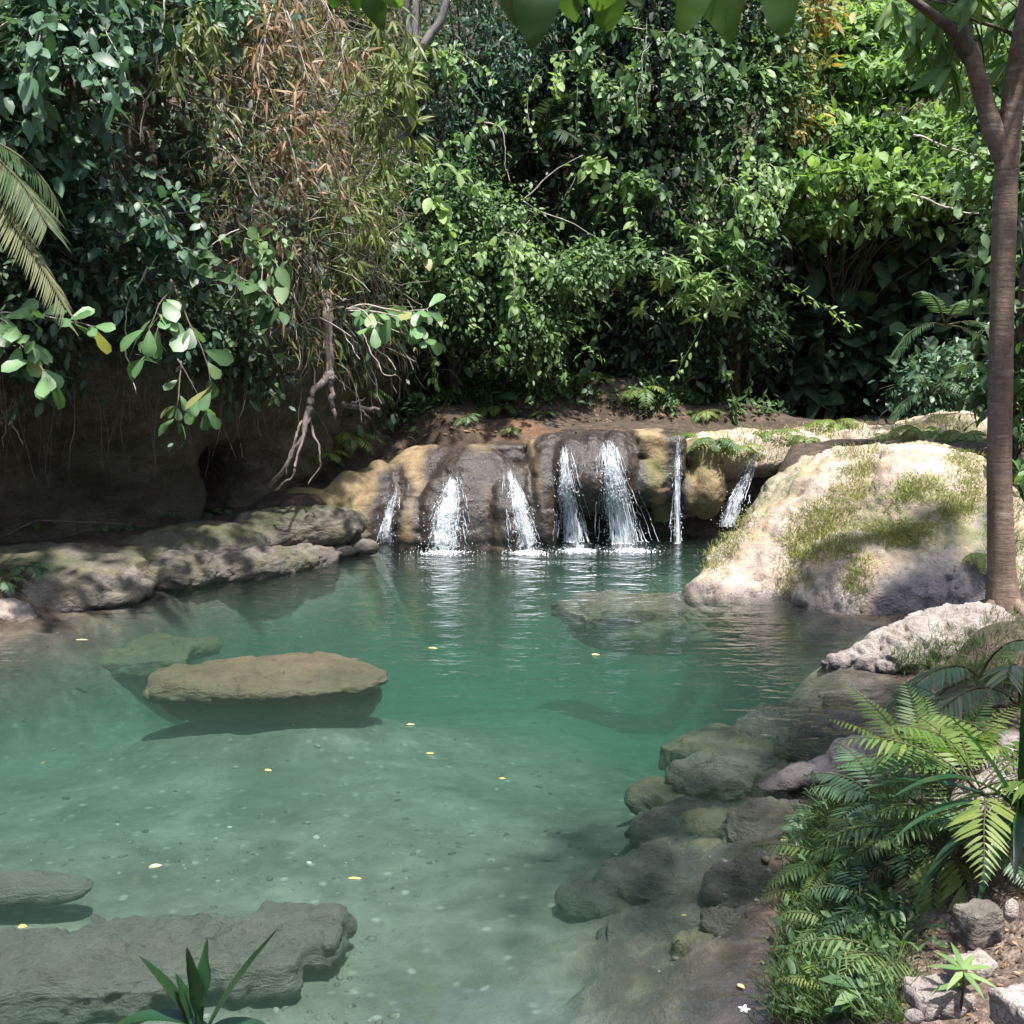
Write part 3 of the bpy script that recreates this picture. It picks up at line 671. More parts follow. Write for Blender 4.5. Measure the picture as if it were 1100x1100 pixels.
_d = .045 * (ridged(np.c_[_c[:, 0] * .9, (_c[:, 1] - .22 * _c[:, 0]) * 4.2 + .5 * fbm(_c, 1.6, 3, 5), _c[:, 2] * 0], 1, 4, 41) - .62) + .02 * fbm(_c, 7, 3, 44)
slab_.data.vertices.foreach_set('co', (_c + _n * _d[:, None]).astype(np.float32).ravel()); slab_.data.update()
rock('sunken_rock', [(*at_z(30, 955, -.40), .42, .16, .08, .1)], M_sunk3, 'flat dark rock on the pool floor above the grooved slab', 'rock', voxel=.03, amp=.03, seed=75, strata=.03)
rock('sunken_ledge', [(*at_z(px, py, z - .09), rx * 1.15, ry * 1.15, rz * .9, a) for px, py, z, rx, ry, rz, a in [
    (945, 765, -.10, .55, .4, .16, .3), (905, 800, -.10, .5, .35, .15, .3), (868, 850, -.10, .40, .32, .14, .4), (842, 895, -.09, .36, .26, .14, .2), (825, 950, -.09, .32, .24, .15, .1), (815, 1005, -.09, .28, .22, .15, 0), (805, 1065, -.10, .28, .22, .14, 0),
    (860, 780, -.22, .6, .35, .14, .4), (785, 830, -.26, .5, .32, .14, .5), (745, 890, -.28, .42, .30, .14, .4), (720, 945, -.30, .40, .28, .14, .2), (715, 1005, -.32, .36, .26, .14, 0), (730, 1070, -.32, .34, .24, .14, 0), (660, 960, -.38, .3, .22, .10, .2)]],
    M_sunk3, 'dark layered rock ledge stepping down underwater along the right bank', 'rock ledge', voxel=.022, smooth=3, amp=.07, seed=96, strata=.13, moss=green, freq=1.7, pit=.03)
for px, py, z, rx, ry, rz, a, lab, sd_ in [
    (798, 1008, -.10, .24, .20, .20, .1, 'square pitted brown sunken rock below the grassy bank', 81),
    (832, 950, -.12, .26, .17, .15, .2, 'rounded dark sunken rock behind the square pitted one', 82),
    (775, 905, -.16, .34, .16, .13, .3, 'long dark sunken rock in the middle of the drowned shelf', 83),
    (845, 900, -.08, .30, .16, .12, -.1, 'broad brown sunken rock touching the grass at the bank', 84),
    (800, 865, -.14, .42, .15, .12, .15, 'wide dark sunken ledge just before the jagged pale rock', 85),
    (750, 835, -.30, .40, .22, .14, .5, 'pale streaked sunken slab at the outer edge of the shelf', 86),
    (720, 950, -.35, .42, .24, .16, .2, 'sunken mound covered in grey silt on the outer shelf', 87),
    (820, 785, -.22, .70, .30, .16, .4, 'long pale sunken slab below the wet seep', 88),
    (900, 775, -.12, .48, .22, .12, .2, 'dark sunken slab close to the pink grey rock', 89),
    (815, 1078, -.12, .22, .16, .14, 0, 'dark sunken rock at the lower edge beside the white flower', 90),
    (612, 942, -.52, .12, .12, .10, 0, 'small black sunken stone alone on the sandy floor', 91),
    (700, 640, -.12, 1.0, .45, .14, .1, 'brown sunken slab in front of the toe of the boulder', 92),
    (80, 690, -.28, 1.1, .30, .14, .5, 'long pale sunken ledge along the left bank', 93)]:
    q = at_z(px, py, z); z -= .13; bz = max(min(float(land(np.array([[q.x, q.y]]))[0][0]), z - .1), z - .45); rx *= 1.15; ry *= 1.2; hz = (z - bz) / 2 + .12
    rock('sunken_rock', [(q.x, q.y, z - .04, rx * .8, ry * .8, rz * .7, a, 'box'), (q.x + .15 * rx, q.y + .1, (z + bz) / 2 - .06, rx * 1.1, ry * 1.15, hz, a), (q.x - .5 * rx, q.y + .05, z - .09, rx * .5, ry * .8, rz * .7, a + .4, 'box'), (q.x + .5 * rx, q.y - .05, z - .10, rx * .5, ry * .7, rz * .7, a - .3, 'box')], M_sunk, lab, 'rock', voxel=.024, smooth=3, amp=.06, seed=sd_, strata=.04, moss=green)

prng = np.random.default_rng(14); pbuf = Buf(); ico = bmesh.new(); bmesh.ops.create_icosphere(ico, subdivisions=1, radius=1); iv_ = np.array([v.co[:] for v in ico.verts]); if_ = np.array([[v.index for v in f.verts] for f in ico.faces]); ico.free()
pp = np.array([at_z(x, y, -.4)[:2] for x, y in zip(prng.uniform(-40, 900, 2600), 640 + 470 * prng.random(2600) ** .8)]); pz, pds, _ = land(pp); ok = (pds < -.15) & (fbm(np.c_[pp, pz], .8, 3, 99) > -.12)
for (x, y), z in zip(pp[ok], pz[ok]):
    s = .006 + .026 * prng.random() ** 4; v = iv_ * s * np.array([prng.uniform(.8, 1.6), prng.uniform(.7, 1.2), prng.uniform(.35, .7)]) + prng.normal(0, s * .12, iv_.shape)
    pbuf.add(rot_z(v, prng.uniform(0, 6.3)) + np.array([x, y, z]), [if_], prng.random())
m, nt = new_mat('pebble_stone'); N = NT(nt); N.out(N('ShaderNodeBsdfPrincipled', {'Base Color': N.ramp(N.attr('tint'), [(0, (.03, .028, .022)), (.7, (.11, .10, .08)), (.97, (.19, .18, .15)), (1, (.5, .48, .44))]), 'Roughness': .8}).outputs[0])
peb_o = link('pebbles', pbuf.mesh('pebbles'), mat=m); tag(peb_o, 'small dark and pale pebbles strewn over the pool floor', kind='stuff')

# ------------------------------------------------------------------ ray casting onto what is already built (to stand plants on it)
def bvh_of(v, q): return BVHTree.FromPolygons([tuple(x) for x in v], [tuple(int(y) for y in f) for f in q])
bv_ground = bvh_of(TV, quads); bv_cliff = bvh_of(CLIFF_V, CLIFF_Q)
def mesh_bvh(me):
    return BVHTree.FromPolygons([v.co[:] for v in me.vertices], [p.vertices[:] for p in me.polygons])
bv_rocks = {ob.name: mesh_bvh(me) for ob, me in ROCKS if not ob.name.startswith('sunken')}
CAMP = Vector((0, 0, EYE))
def hit(px, py, only=None):
    d = ray(px, py).normalized(); best = None
    for nm, b in [('ground', bv_ground), ('cliff', bv_cliff)] + list(bv_rocks.items()):
        if only and nm not in only: continue
        h = b.ray_cast(CAMP, d)
        if h[0] is not None and (best is None or h[3] < best[3]): best = h
    if best is None: return at_y(px, py, 20), Vector((0, -1, 0.3))
    n = best[1].normalized()
    if n.dot(d) > 0: n = -n
    return best[0], n

# ------------------------------------------------------------------ cascades
frng = np.random.default_rng(5)
M_wsheet = M_foam
for lab, path, hw, cnt, splash in STREAMS:
    only = {'rock_ledge', 'ground', 'rock_shelf'} if splash != 3 or hw != 9 else {'nothing'}
    core = Buf(); foam = Buf(); feet = []
    path = np.array(path, float)
    tt = np.r_[0, np.cumsum(np.hypot(*np.diff(path, axis=0).T))]; tt /= tt[-1]
    for k in range(int(cnt * 1.5)):
        u = frng.normal(0, 0.68); t0 = frng.beta(.9, 1.0) * .92 - .04; t1 = min(1.0, t0 + frng.uniform(.06, .38))
        m_ = 9; ts = np.linspace(max(t0, 0), t1, m_)
        spread = 0.42 + 1.0 * ts
        pxs = np.interp(ts, tt, path[:, 0]) + u * hw * spread + np.cumsum(frng.normal(0, .45, m_)); pys = np.interp(ts, tt, path[:, 1]) + frng.normal(0, 1.5)
        prev = None; line = []
        for a, b in zip(pxs, pys):
            if 'nothing' in only: w_ = at_y(a, b, 17.0 - 0.5 * (b - 490) / 60)
            else:
                h, n_h = hit(a, b, only)
                w_ = h + n_h * frng.uniform(.004, .022)
                if prev is not None and w_.y > prev.y + 0.12: w_ = at_y(a, b, prev.y - 0.01)   # free fall past an overhang
                elif w_.y > 17.6: w_ = at_y(a, b, 16.75)
            w_.z = max(w_.z, 0.01)
            line.append(w_[:]); prev = w_
        if line[-1][2] < .12: feet.append(line[-1])
        rad = frng.choice([.002, .003, .0045, .007], p=[.35, .35, .2, .1]) * np.sin(np.linspace(.3, 2.8, m_)) ** .7 * (0.7 + .6 * ts)
        tube(core, np.array(line), rad * frng.uniform(.5, 1.5, m_), 4, 0.5)
    # loose drops
    for k in range(cnt * 6):
        ts = frng.beta(2.0, 1.2); a = np.interp(ts, tt, path[:, 0]) + frng.normal(0, .62) * hw * (.5 + .9 * ts); b = np.interp(ts, tt, path[:, 1]) + frng.normal(0, 4)
        if 'nothing' in only: w_ = at_y(a, b, 16.7)
        else:
            h, n_h = hit(a, b, only); w_ = h + n_h * frng.uniform(.02, .08)
            if w_.y > 17.4: w_ = at_y(a, b, 16.7)
        if w_.z < .01: continue
        s = frng.uniform(.003, .008); c = np.array(w_)
        core.add(c + s * np.array([(1, 0, 0), (-1, 0, 0), (0, 1, 0), (0, -1, 0), (0, 0, 1.8), (0, 0, -1.8)]), [np.array([(0, 2, 4), (2, 1, 4), (1, 3, 4), (3, 0, 4), (2, 0, 5), (1, 2, 5), (3, 1, 5), (0, 3, 5)])], .5)
    veil = Buf(); nu, nv = 15, 34; grid = np.zeros((nv, nu, 3)); fade = np.zeros((nv, nu)); wob = np.cumsum(frng.normal(0, .25, nv))
    for iu in range(nu):
        prev = None; u = iu / (nu - 1) * 2 - 1
        for iv in range(nv):
            t = iv / (nv - 1) * 1.10 - .10; e = .55 + .85 * max(t, 0)
            a_ = np.interp(t, tt, path[:, 0]) + u * hw * e * 1.25 + wob[iv] * .5; b_ = np.interp(t, tt, path[:, 1]) + min(t, 0) * 120
            if 'nothing' in only: w_ = at_y(a_, b_, 17.0 - 0.5 * (b_ - 490) / 60)
            else:
                h, n_h = hit(a_, b_, only); w_ = h + n_h * .02
                if prev is not None and w_.y > prev.y + 0.10 and t > .05: w_ = at_y(a_, b_, prev.y - 0.008)
                elif w_.y > 18.3: w_ = at_y(a_, b_, 17.6)
            w_.z = max(w_.z, 0.004); prev = w_; grid[iv, iu] = w_[:]
            fade[iv, iu] = (1 - abs(u) ** 2.2) * (.45 + .55 * min(1, max(0, t + .1) * 2.2)) * float(sstep(-.10, .06, t) * .75 + .25)
    grid[:, :, 1] = (np.roll(grid[:, :, 1], 1, 1) * .25 + grid[:, :, 1] * .5 + np.roll(grid[:, :, 1], -1, 1) * .25)
    grid[:, 0, 1] = grid[:, 1, 1]; grid[:, -1, 1] = grid[:, -2, 1]
    iq = np.arange(nv - 1)[:, None] * nu + np.arange(nu - 1)[None]
    veil.add(grid.reshape(-1, 3), [np.stack([iq, iq + 1, iq + nu + 1, iq + nu], -1).reshape(-1, 4)], fade.ravel())
    base = at_z(path[-1, 0], path[-1, 1] + 1, 0.012)
    if feet: base.y = min(base.y, float(np.percentile(np.array(feet)[:, 1], 20)) - .04); base.x = float(np.mean(np.array(feet)[:, 0]))
    root = empty('waterfall', base); tag(root, lab, 'waterfall', 'cascades pouring into the pool')
    ov = link('water_veil', veil.mesh('water_veil'), root, M_veil); ov.matrix_parent_inverse = Matrix.Translation(-base)
    cmesh = core.mesh('cascade'); oc = link('cascade', cmesh, root, M_foam); oc['kind'] = 'stuff'; oc.matrix_parent_inverse = Matrix.Translation(-base)
    if splash > 2 and hw != 9:
        nb = int(splash * 60)
        for k in range(nb):
            an = frng.uniform(0, 2 * np.pi); r_ = abs(frng.normal(0, .5)) if frng.random() < .8 else frng.exponential(.9)
            c = np.array(base) + np.array([math.cos(an) * r_ * (hw * .0143 * 2.6), math.sin(an) * r_ * .26 - .05, 0])
            s = frng.uniform(.004, .02) * max(.3, 1 - r_ * .5); hgt = s * frng.uniform(.3, 2.4) * max(.2, 1 - r_ * .8)
            if frng.random() < .3: c[2] += abs(frng.normal(0, .06)); s *= .4; hgt = s
            an6 = np.linspace(0, 2 * np.pi, 7)[:6] + frng.uniform(0, 1)
            ring = np.c_[np.cos(an6) * s * frng.uniform(.7, 1.3, 6), np.sin(an6) * s * frng.uniform(.7, 1.3, 6), np.full(6, -.008)]
            ring2 = ring * .6 + np.array([0, 0, hgt])
            v = np.r_[ring, ring2, [[0, 0, hgt * 1.25]]] + c
            j = np.arange(6); j2 = (j + 1) % 6
            foam.add(v, [np.stack([j, j2, j2 + 6, j + 6], -1), np.stack([j + 6, j2 + 6, np.full(6, 12)], -1)], .5)
        of = link('foam', foam.mesh('foam'), root, M_foam); of['kind'] = 'stuff'; of.matrix_parent_inverse = Matrix.Translation(-base)
# ================================================================== PLANTS
G = lambda *c: c
M_leaf = {
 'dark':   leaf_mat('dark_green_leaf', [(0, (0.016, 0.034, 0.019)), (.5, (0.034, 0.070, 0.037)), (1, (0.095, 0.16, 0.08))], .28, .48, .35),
 'mid':    leaf_mat('mid_green_leaf', [(0, (0.024, 0.052, 0.022)), (.5, (0.058, 0.118, 0.046)), (1, (0.15, 0.235, 0.10))], .34, .48, .35),
 'light':  leaf_mat('light_green_leaf', [(0, (0.055, 0.12, 0.03)), (.5, (0.11, 0.20, 0.06)), (1, (0.24, 0.34, 0.13))], .38, .5, .4),
 'blue':   leaf_mat('blue_green_leaf', [(0, (0.02, 0.05, 0.03)), (.5, (0.046, 0.105, 0.06)), (1, (0.13, 0.225, 0.135))], .28, .45, .4),
 'big':    leaf_mat('broad_pale_green_leaf', [(0, (0.05, 0.10, 0.045)), (.5, (0.10, 0.20, 0.085)), (.85, (0.17, 0.30, 0.12)), (1, (0.28, 0.26, 0.10))], .35, .45),
 'bamboo': leaf_mat('bamboo_leaf', [(0, (0.03, 0.055, 0.015)), (.5, (0.11, 0.145, 0.04)), (1, (0.26, 0.28, 0.09))], .42, .5),
 'dry':    leaf_mat('dry_bamboo_leaf', [(0, (0.07, 0.05, 0.033)), (.4, (0.16, 0.115, 0.07)), (.72, (0.29, 0.165, 0.085)), (1, (0.48, 0.38, 0.26))], .35, .6, .3, 1.1),
 'yellow': leaf_mat('orange_yellow_leaf', [(0, (0.12, 0.15, 0.045)), (.5, (0.27, 0.25, 0.075)), (1, (0.46, 0.30, 0.09))], .35, .5, .4, 1.1),
 'fern':   leaf_mat('fern_frond_green', [(0, (0.03, 0.075, 0.02)), (.5, (0.07, 0.14, 0.03)), (1, (0.17, 0.22, 0.05))], .38, .5),
 'fernblue': leaf_mat('grey_green_frond', [(0, (0.03, 0.07, 0.035)), (.5, (0.06, 0.13, 0.065)), (1, (0.12, 0.20, 0.10))], .32, .45),
 'palm':   leaf_mat('palm_leaflet', [(0, (0.025, 0.05, 0.02)), (.6, (0.05, 0.09, 0.035)), (1, (0.20, 0.21, 0.11))], .32, .4),
 'strap':  leaf_mat('strap_leaf', [(0, (0.008, 0.03, 0.012)), (1, (0.022, 0.075, 0.028))], .25, .35),
 'shade':  leaf_mat('overhead_leaf', [(0, (0.02, 0.05, 0.012)), (1, (0.06, 0.12, 0.02))], .5, .4),
 'grass':  leaf_mat('moss_grass_blade', [(0, (0.11, 0.13, 0.035)), (.5, (0.22, 0.245, 0.075)), (1, (0.36, 0.37, 0.15))], .35, .6, .3, 1.2),
 'sedge':  leaf_mat('bank_grass_blade', [(0, (0.02, 0.05, 0.015)), (.5, (0.05, 0.10, 0.03)), (1, (0.12, 0.18, 0.06))], .35, .5),
 'floatl': leaf_mat('fallen_yellow_leaf', [(0, (0.45, 0.36, 0.08)), (.5, (0.62, 0.48, 0.12)), (1, (0.66, 0.55, 0.30))], .2, .5),
}
M_twig = bark_mat('twig_bark', (0.035, 0.026, 0.018), (0.14, 0.11, 0.085), 0, 9)
M_pale = bark_mat('pale_stem_bark', (0.16, 0.135, 0.11), (0.50, 0.45, 0.39), 0, 7)
M_root = bark_mat('root_bark', (0.07, 0.055, 0.047), (0.27, 0.215, 0.19), 0, 5)
M_trunk = bark_mat('ringed_brown_bark', (0.088, 0.056, 0.040), (0.245, 0.172, 0.128), 9.0, 6)
M_gray = bark_mat('grey_forest_bark', (0.05, 0.045, 0.04), (0.22, 0.20, 0.185), 0, 3)
M_fstem = bark_mat('fern_stalk', (0.03, 0.035, 0.012), (0.09, 0.08, 0.03), 0, 9)
UP = np.array([0, 0, 1.0])

def spray(buf, rng, C, O, K, spread, L, W, tm=T_OVAL, hang=0.35, tint=None, bend=.2, flat=0.8, lvar=.35, axis_out=.6, squash=1.0):
    """K leaves round every cluster centre C (n,3) with outward direction O (n,3)"""
    n = len(C)
    if n == 0: return
    C = np.repeat(C, K, 0); O = np.repeat(nrm(np.broadcast_to(O, (n, 3))), K, 0); m_ = len(C)
    off = rng.normal(0, 1, (m_, 3)) * np.asarray(spread); off[:, 2] *= squash
    P = C + off
    D = O * axis_out + rng.normal(0, .55, (m_, 3)) + np.array([0, 0, -hang])
    N_ = UP * flat + O * .5 + rng.normal(0, .38, (m_, 3))
    if tint is None: tint = rng.uniform(.15, .75, n)
    t = np.clip(np.repeat(np.broadcast_to(tint, (n,)), K) + rng.normal(0, .16, m_), 0, 1)
    s = np.clip(1 + rng.normal(0, lvar, m_), .45, 1.9)
    leaves(buf, P, D, N_, L * s, W * s, t, tm, bend * rng.uniform(.3, 1.7, m_), .18)
    return P

def whorls(buf, rng, C, A, K, L, W, tm=T_LANCE, tint=None, droop=.25, bend=.35, open_=.9):
    """rosette of K leaves at every tip C with axis A"""
    n = len(C); A = nrm(np.broadcast_to(A, (n, 3)))
    B1 = nrm(np.cross(A, np.array([.3, .7, .64]))); B2 = np.cross(A, B1)
    an = (np.arange(K) / K * 2 * np.pi)[None] + rng.uniform(0, 6.3, (n, 1)) + rng.normal(0, .2, (n, K))
    rad = B1[:, None] * np.cos(an)[..., None] + B2[:, None] * np.sin(an)[..., None]
    D = A[:, None] * rng.uniform(.15, .7, (n, K, 1)) + rad * open_ + np.array([0, 0, -droop])
    P = np.repeat(C, K, 0) + D.reshape(-1, 3) * .01
    if tint is None: tint = rng.uniform(.2, .8, n)
    t = np.clip(np.repeat(np.broadcast_to(tint, (n,)), K) + rng.normal(0, .14, n * K), 0, 1)
    s = rng.uniform(.65, 1.2, n * K)
    N_ = np.repeat(A, K, 0) * .9 + UP * .4 + rng.normal(0, .15, (n * K, 3))
    leaves(buf, P, D.reshape(-1, 3), N_, L * s, W * s, t, tm, bend * rng.uniform(.4, 1.5, n * K), .16)

def frond(leafb, stemb, rng, p0, d0, length, droop, npair, lmax, wratio=.13, tint=.5, tm=T_LANCE, stalk=.18, rad=.008, sweep=.45, hang=.25, taper='fern', pathj=.03, tilt=0.0):
    path = walk(rng, p0, d0, length, 12, pathj, droop)
    tube(stemb, path, np.linspace(rad, rad * .25, len(path)), 4, .4)
    fr = np.linspace(stalk, .985, npair)
    P, T = along(path, fr)
    u = (fr - stalk) / (1 - stalk)
    if taper == 'fern': ln = lmax * np.minimum(1, .35 + 2.4 * u) * (1 - u ** 1.6 * .9)
    else: ln = lmax * (.55 + .9 * u - .95 * u ** 2)
    S = nrm(np.cross(T, UP + .001)); Nn = np.cross(S, T)
    for sg in (-1, 1):
        S2 = S * sg * math.cos(tilt) + Nn * math.sin(tilt)
        D = S2 + T * (sweep + .5 * u[:, None]) + np.array([0, 0, -hang]) + rng.normal(0, .05, (npair, 3))
        l = ln * rng.uniform(.88, 1.1, npair)
        leaves(leafb, P, D, Nn + rng.normal(0, .06, (npair, 3)), l, np.maximum(l * wratio, .004), np.clip(tint + rng.normal(0, .12, npair) + .15 * u, 0, 1), tm, .18, .1)
    return path

def ell_points(rng, lumps, n, shell=(.72, 1.03), front=None):
    """points near the surfaces of ellipsoids (cx,cy,cz,rx,ry,rz); returns points, outward"""
    lumps = np.asarray(lumps, float); area = (lumps[:, 3] * lumps[:, 5] + lumps[:, 3] * lumps[:, 4]); k = rng.choice(len(lumps), n, p=area / area.sum())
    d = nrm(rng.normal(0, 1, (n, 3)))
    if front is not None:
        fl = (d @ np.asarray(front)) < -.25; d[fl] *= np.array([1, -1, 1])
    L_ = lumps[k]; r = rng.uniform(*shell, n)[:, None]
    P = L_[:, :3] + d * L_[:, 3:6] * r
    return P, nrm(d / L_[:, 3:6])

T_ROUND = _tmpl([(.03, .14), (.1, .28), (.2, .40), (.32, .47), (.46, .5), (.6, .5), (.73, .46), (.84, .38), (.92, .28), (.975, .15)])
T_NEAR = _tmpl([(.04, .12), (.12, .27), (.22, .39), (.34, .47), (.46, .5), (.58, .48), (.70, .41), (.81, .30), (.90, .18), (.96, .08)])
# ------------------------------------------------------------------ undergrowth that nobody could count (kind stuff)
def surface_samples(rng, V, Q, n, w=None):
    a = V[Q[:, 0]]; b = V[Q[:, 1]]; c = V[Q[:, 2]]; d = V[Q[:, 3]]
    nn = np.cross(c - a, d - b); ar = np.linalg.norm(nn, axis=1) * .5
    cen = (a + b + c + d) / 4
    if w is not None: ar = ar * w(cen)
    k = rng.choice(len(Q), n, p=ar / ar.sum()); u, v = rng.random((2, n, 1))
    P = (a[k] * (1 - u) + b[k] * u) * (1 - v) + (d[k] * (1 - u) + c[k] * u) * v
    nn = nrm(nn[k]); f = (nn * (np.array([0, 0, EYE]) - P)).sum(1) < 0; nn[f] *= -1
    return P, nn
rng = np.random.default_rng(11)
def stuff(name, label, buf, mat):
    o = link(name, buf.mesh(name), mat=mat); tag(o, label, kind='stuff'); return o

# left cliff skin
def w_cliff(c):
    px, py = project(c)
    lim = np.where(px < 240, 375 + 25 * np.sin(px / 23), 330 + .35 * (px - 240))
    return (py < lim + 30 * fbm(c, .9, 3, 5)).astype(float) * (py > -140) * (px > -120) * (.6 + 1.1 * sstep(-.15, .25, fbm(c, .8, 3, 15)))
P, n_ = surface_samples(rng, CLIFF_V, CLIFF_Q, 7600, w_cliff); px, py = project(P)
dryz = sstep(190, 260, px + 60 * fbm(P, .6, 3, 41)) * sstep(450, 390, px)
pick = rng.random(len(P))
b1, b2, b3, bt = Buf(), Buf(), Buf(), Buf()
s1 = pick > dryz * .62
C = P[s1] + n_[s1] * rng.uniform(.03, .55, (s1.sum(), 1))
big = fbm(C, .55, 3, 66) > .02
spray(b1, rng, C[big], n_[s1][big], 6, .17, .125, .06, T_OVAL, .5, lvar=.5)
spray(b1, rng, C[~big], n_[s1][~big], 9, .14, .07, .032, T_DIA, .4)
s2 = ~s1
C = P[s2] + n_[s2] * rng.uniform(.05, .6, (s2.sum(), 1))
h2 = rng.random(s2.sum()) < .38
spray(b2, rng, C[h2], n_[s2][h2], 6, .15, .17, .024, T_DIA, .8, bend=.3)
spray(b3, rng, C[~h2], n_[s2][~h2], 6, .15, .16, .024, T_DIA, .55, bend=.3)
for k in range(4200):                                          # tangle of dead thin stems
    k2 = rng.integers(len(P))
    if dryz[k2] < rng.random() * .8: continue
    w_ = walk(rng, P[k2] + n_[k2] * .1, n_[k2] * .5 + np.array([rng.normal(0, .8), 0, rng.normal(-.3, .8)]), rng.uniform(.5, 1.4), 7, .28, .12)
    tube(bt, w_, rng.choice([.003, .004, .006, .009], p=[.4, .3, .2, .1]), 3, rng.uniform(.2, 1), False)
stuff('undergrowth', 'tangled dark green creepers covering the upper left cliff', b1, M_leaf['dark'])
stuff('undergrowth', 'dry brown bamboo litter leaves hanging over the cliff nose', b2, M_leaf['dry'])
stuff('undergrowth', 'olive narrow leaves mixed into the dry cliff growth', b3, M_leaf['bamboo'])
stuff('undergrowth', 'thin dead stems tangled over the cliff nose', bt, M_pale)

gb = Buf()
for px_, py_ in zip(rng.uniform(-20, 330, 130), rng.uniform(365, 430, 130)):
    h_, n2_ = hit(px_, py_, ('cliff',)); p_ = np.array(h_) + np.array(n2_) * .08
    pth = walk(rng, p_, (rng.normal(0, .1), -.15, -1), rng.uniform(.3, 1.3), 8, .12, .1); tube(gb, pth, np.linspace(rng.choice([.003, .005, .009], p=[.5, .35, .15]), .0015, 9), 3, rng.uniform(.2, .9), False)
stuff('rootlets', 'thin roots dangling down the dark cliff face', gb, M_root)
# back and right hillsides
vis = (tdg[quads].min(1) > -.6)
HQ = quads[vis]
def w_hill(c):
    px, py = project(c)
    return ((px > -60) & (px < 1190) & (py > -160) & (py < 470) & (c[:, 1] > 9) & (c[:, 1] < 46)) * (.25 + 1.5 * sstep(-.2, .25, fbm(c, .5, 3, 25))) * (.5 + sstep(470, 330, py))
P, n_ = surface_samples(rng, TV, HQ, 20000, w_hill); px, py = project(P)
bD, bM, bL = Buf(), Buf(), Buf()
zone = fbm(P, .33, 3, 91)
rt = sstep(820, 900, px) * sstep(330, 200, py)
C = P + n_ * rng.uniform(.05, 1.1, (len(P), 1)) + UP * rng.uniform(-.1, .3, (len(P), 1))
a1 = (rng.random(len(P)) < rt * .75); a2 = ~a1 & (zone > .03); a3 = ~a1 & ~a2
spray(bL, rng, C[a1], n_[a1] + UP * .3, 12, .30, .17, .075, T_OVAL, .2, squash=.45)
spray(bM, rng, C[a2], n_[a2], 11, .22, .125, .058, T_OVAL, .4)
spray(bD, rng, C[a3], n_[a3], 9, .27, .17, .08, T_OVAL, .45)
stuff('undergrowth', 'light green layered growth on the upper right slope', bL, M_leaf['light'])

bS, bT = Buf(), Buf()
k_ = rng.choice(len(P), 900); q_ = P[k_] + n_[k_] * rng.uniform(.5, 1.5, (900, 1)) + UP * .2
keep = fbm(q_, .7, 3, 55) > -.02; q_, nq = q_[keep], n_[k_][keep]
for p_, o_ in zip(q_, nq):
    pth = walk(rng, p_ - o_ * .5, o_ * .8 + UP * .35 + rng.normal(0, .35, 3), rng.uniform(.5, 1.3), 7, .15, .1); tube(bT, pth, np.linspace(.010, .003, 8), 3, .6, False)
    kk = rng.integers(8, 20); X, T_ = along(pth, rng.uniform(.3, 1, kk)); sz = rng.choice([.10, .14, .2])
    spray(bS, rng, X, T_ * .4 + np.array([0, -.5, 0]), 1, .04, sz, sz * rng.choice([.32, .5]), T_OVAL, .3, np.full(kk, rng.uniform(.2, .95)))
k_ = rng.choice(len(P), 420); q_ = P[k_] + n_[k_] * rng.uniform(.5, 1.3, (420, 1)); keep = fbm(q_, .6, 3, 155) > -.02
spray(bM, rng, q_[keep], n_[k_][keep], 6, .24, .27, .13, T_FULL, .45, lvar=.4); spray(bD, rng, q_[~keep], n_[k_][~keep], 6, .26, .32, .17, T_FULL, .5, lvar=.4)
stuff('undergrowth', 'mid green leafy growth over the back slope', bM, M_leaf['mid'])
stuff('undergrowth', 'deep green broad leaved growth filling the shaded gorge', bD, M_leaf['dark'])
stuff('undergrowth', 'pale green sprigs reaching out of the back slope into the light', bS, M_leaf['light'])
stuff('undergrowth', 'thin bare stems of the sprigs on the back slope', bT, M_pale)

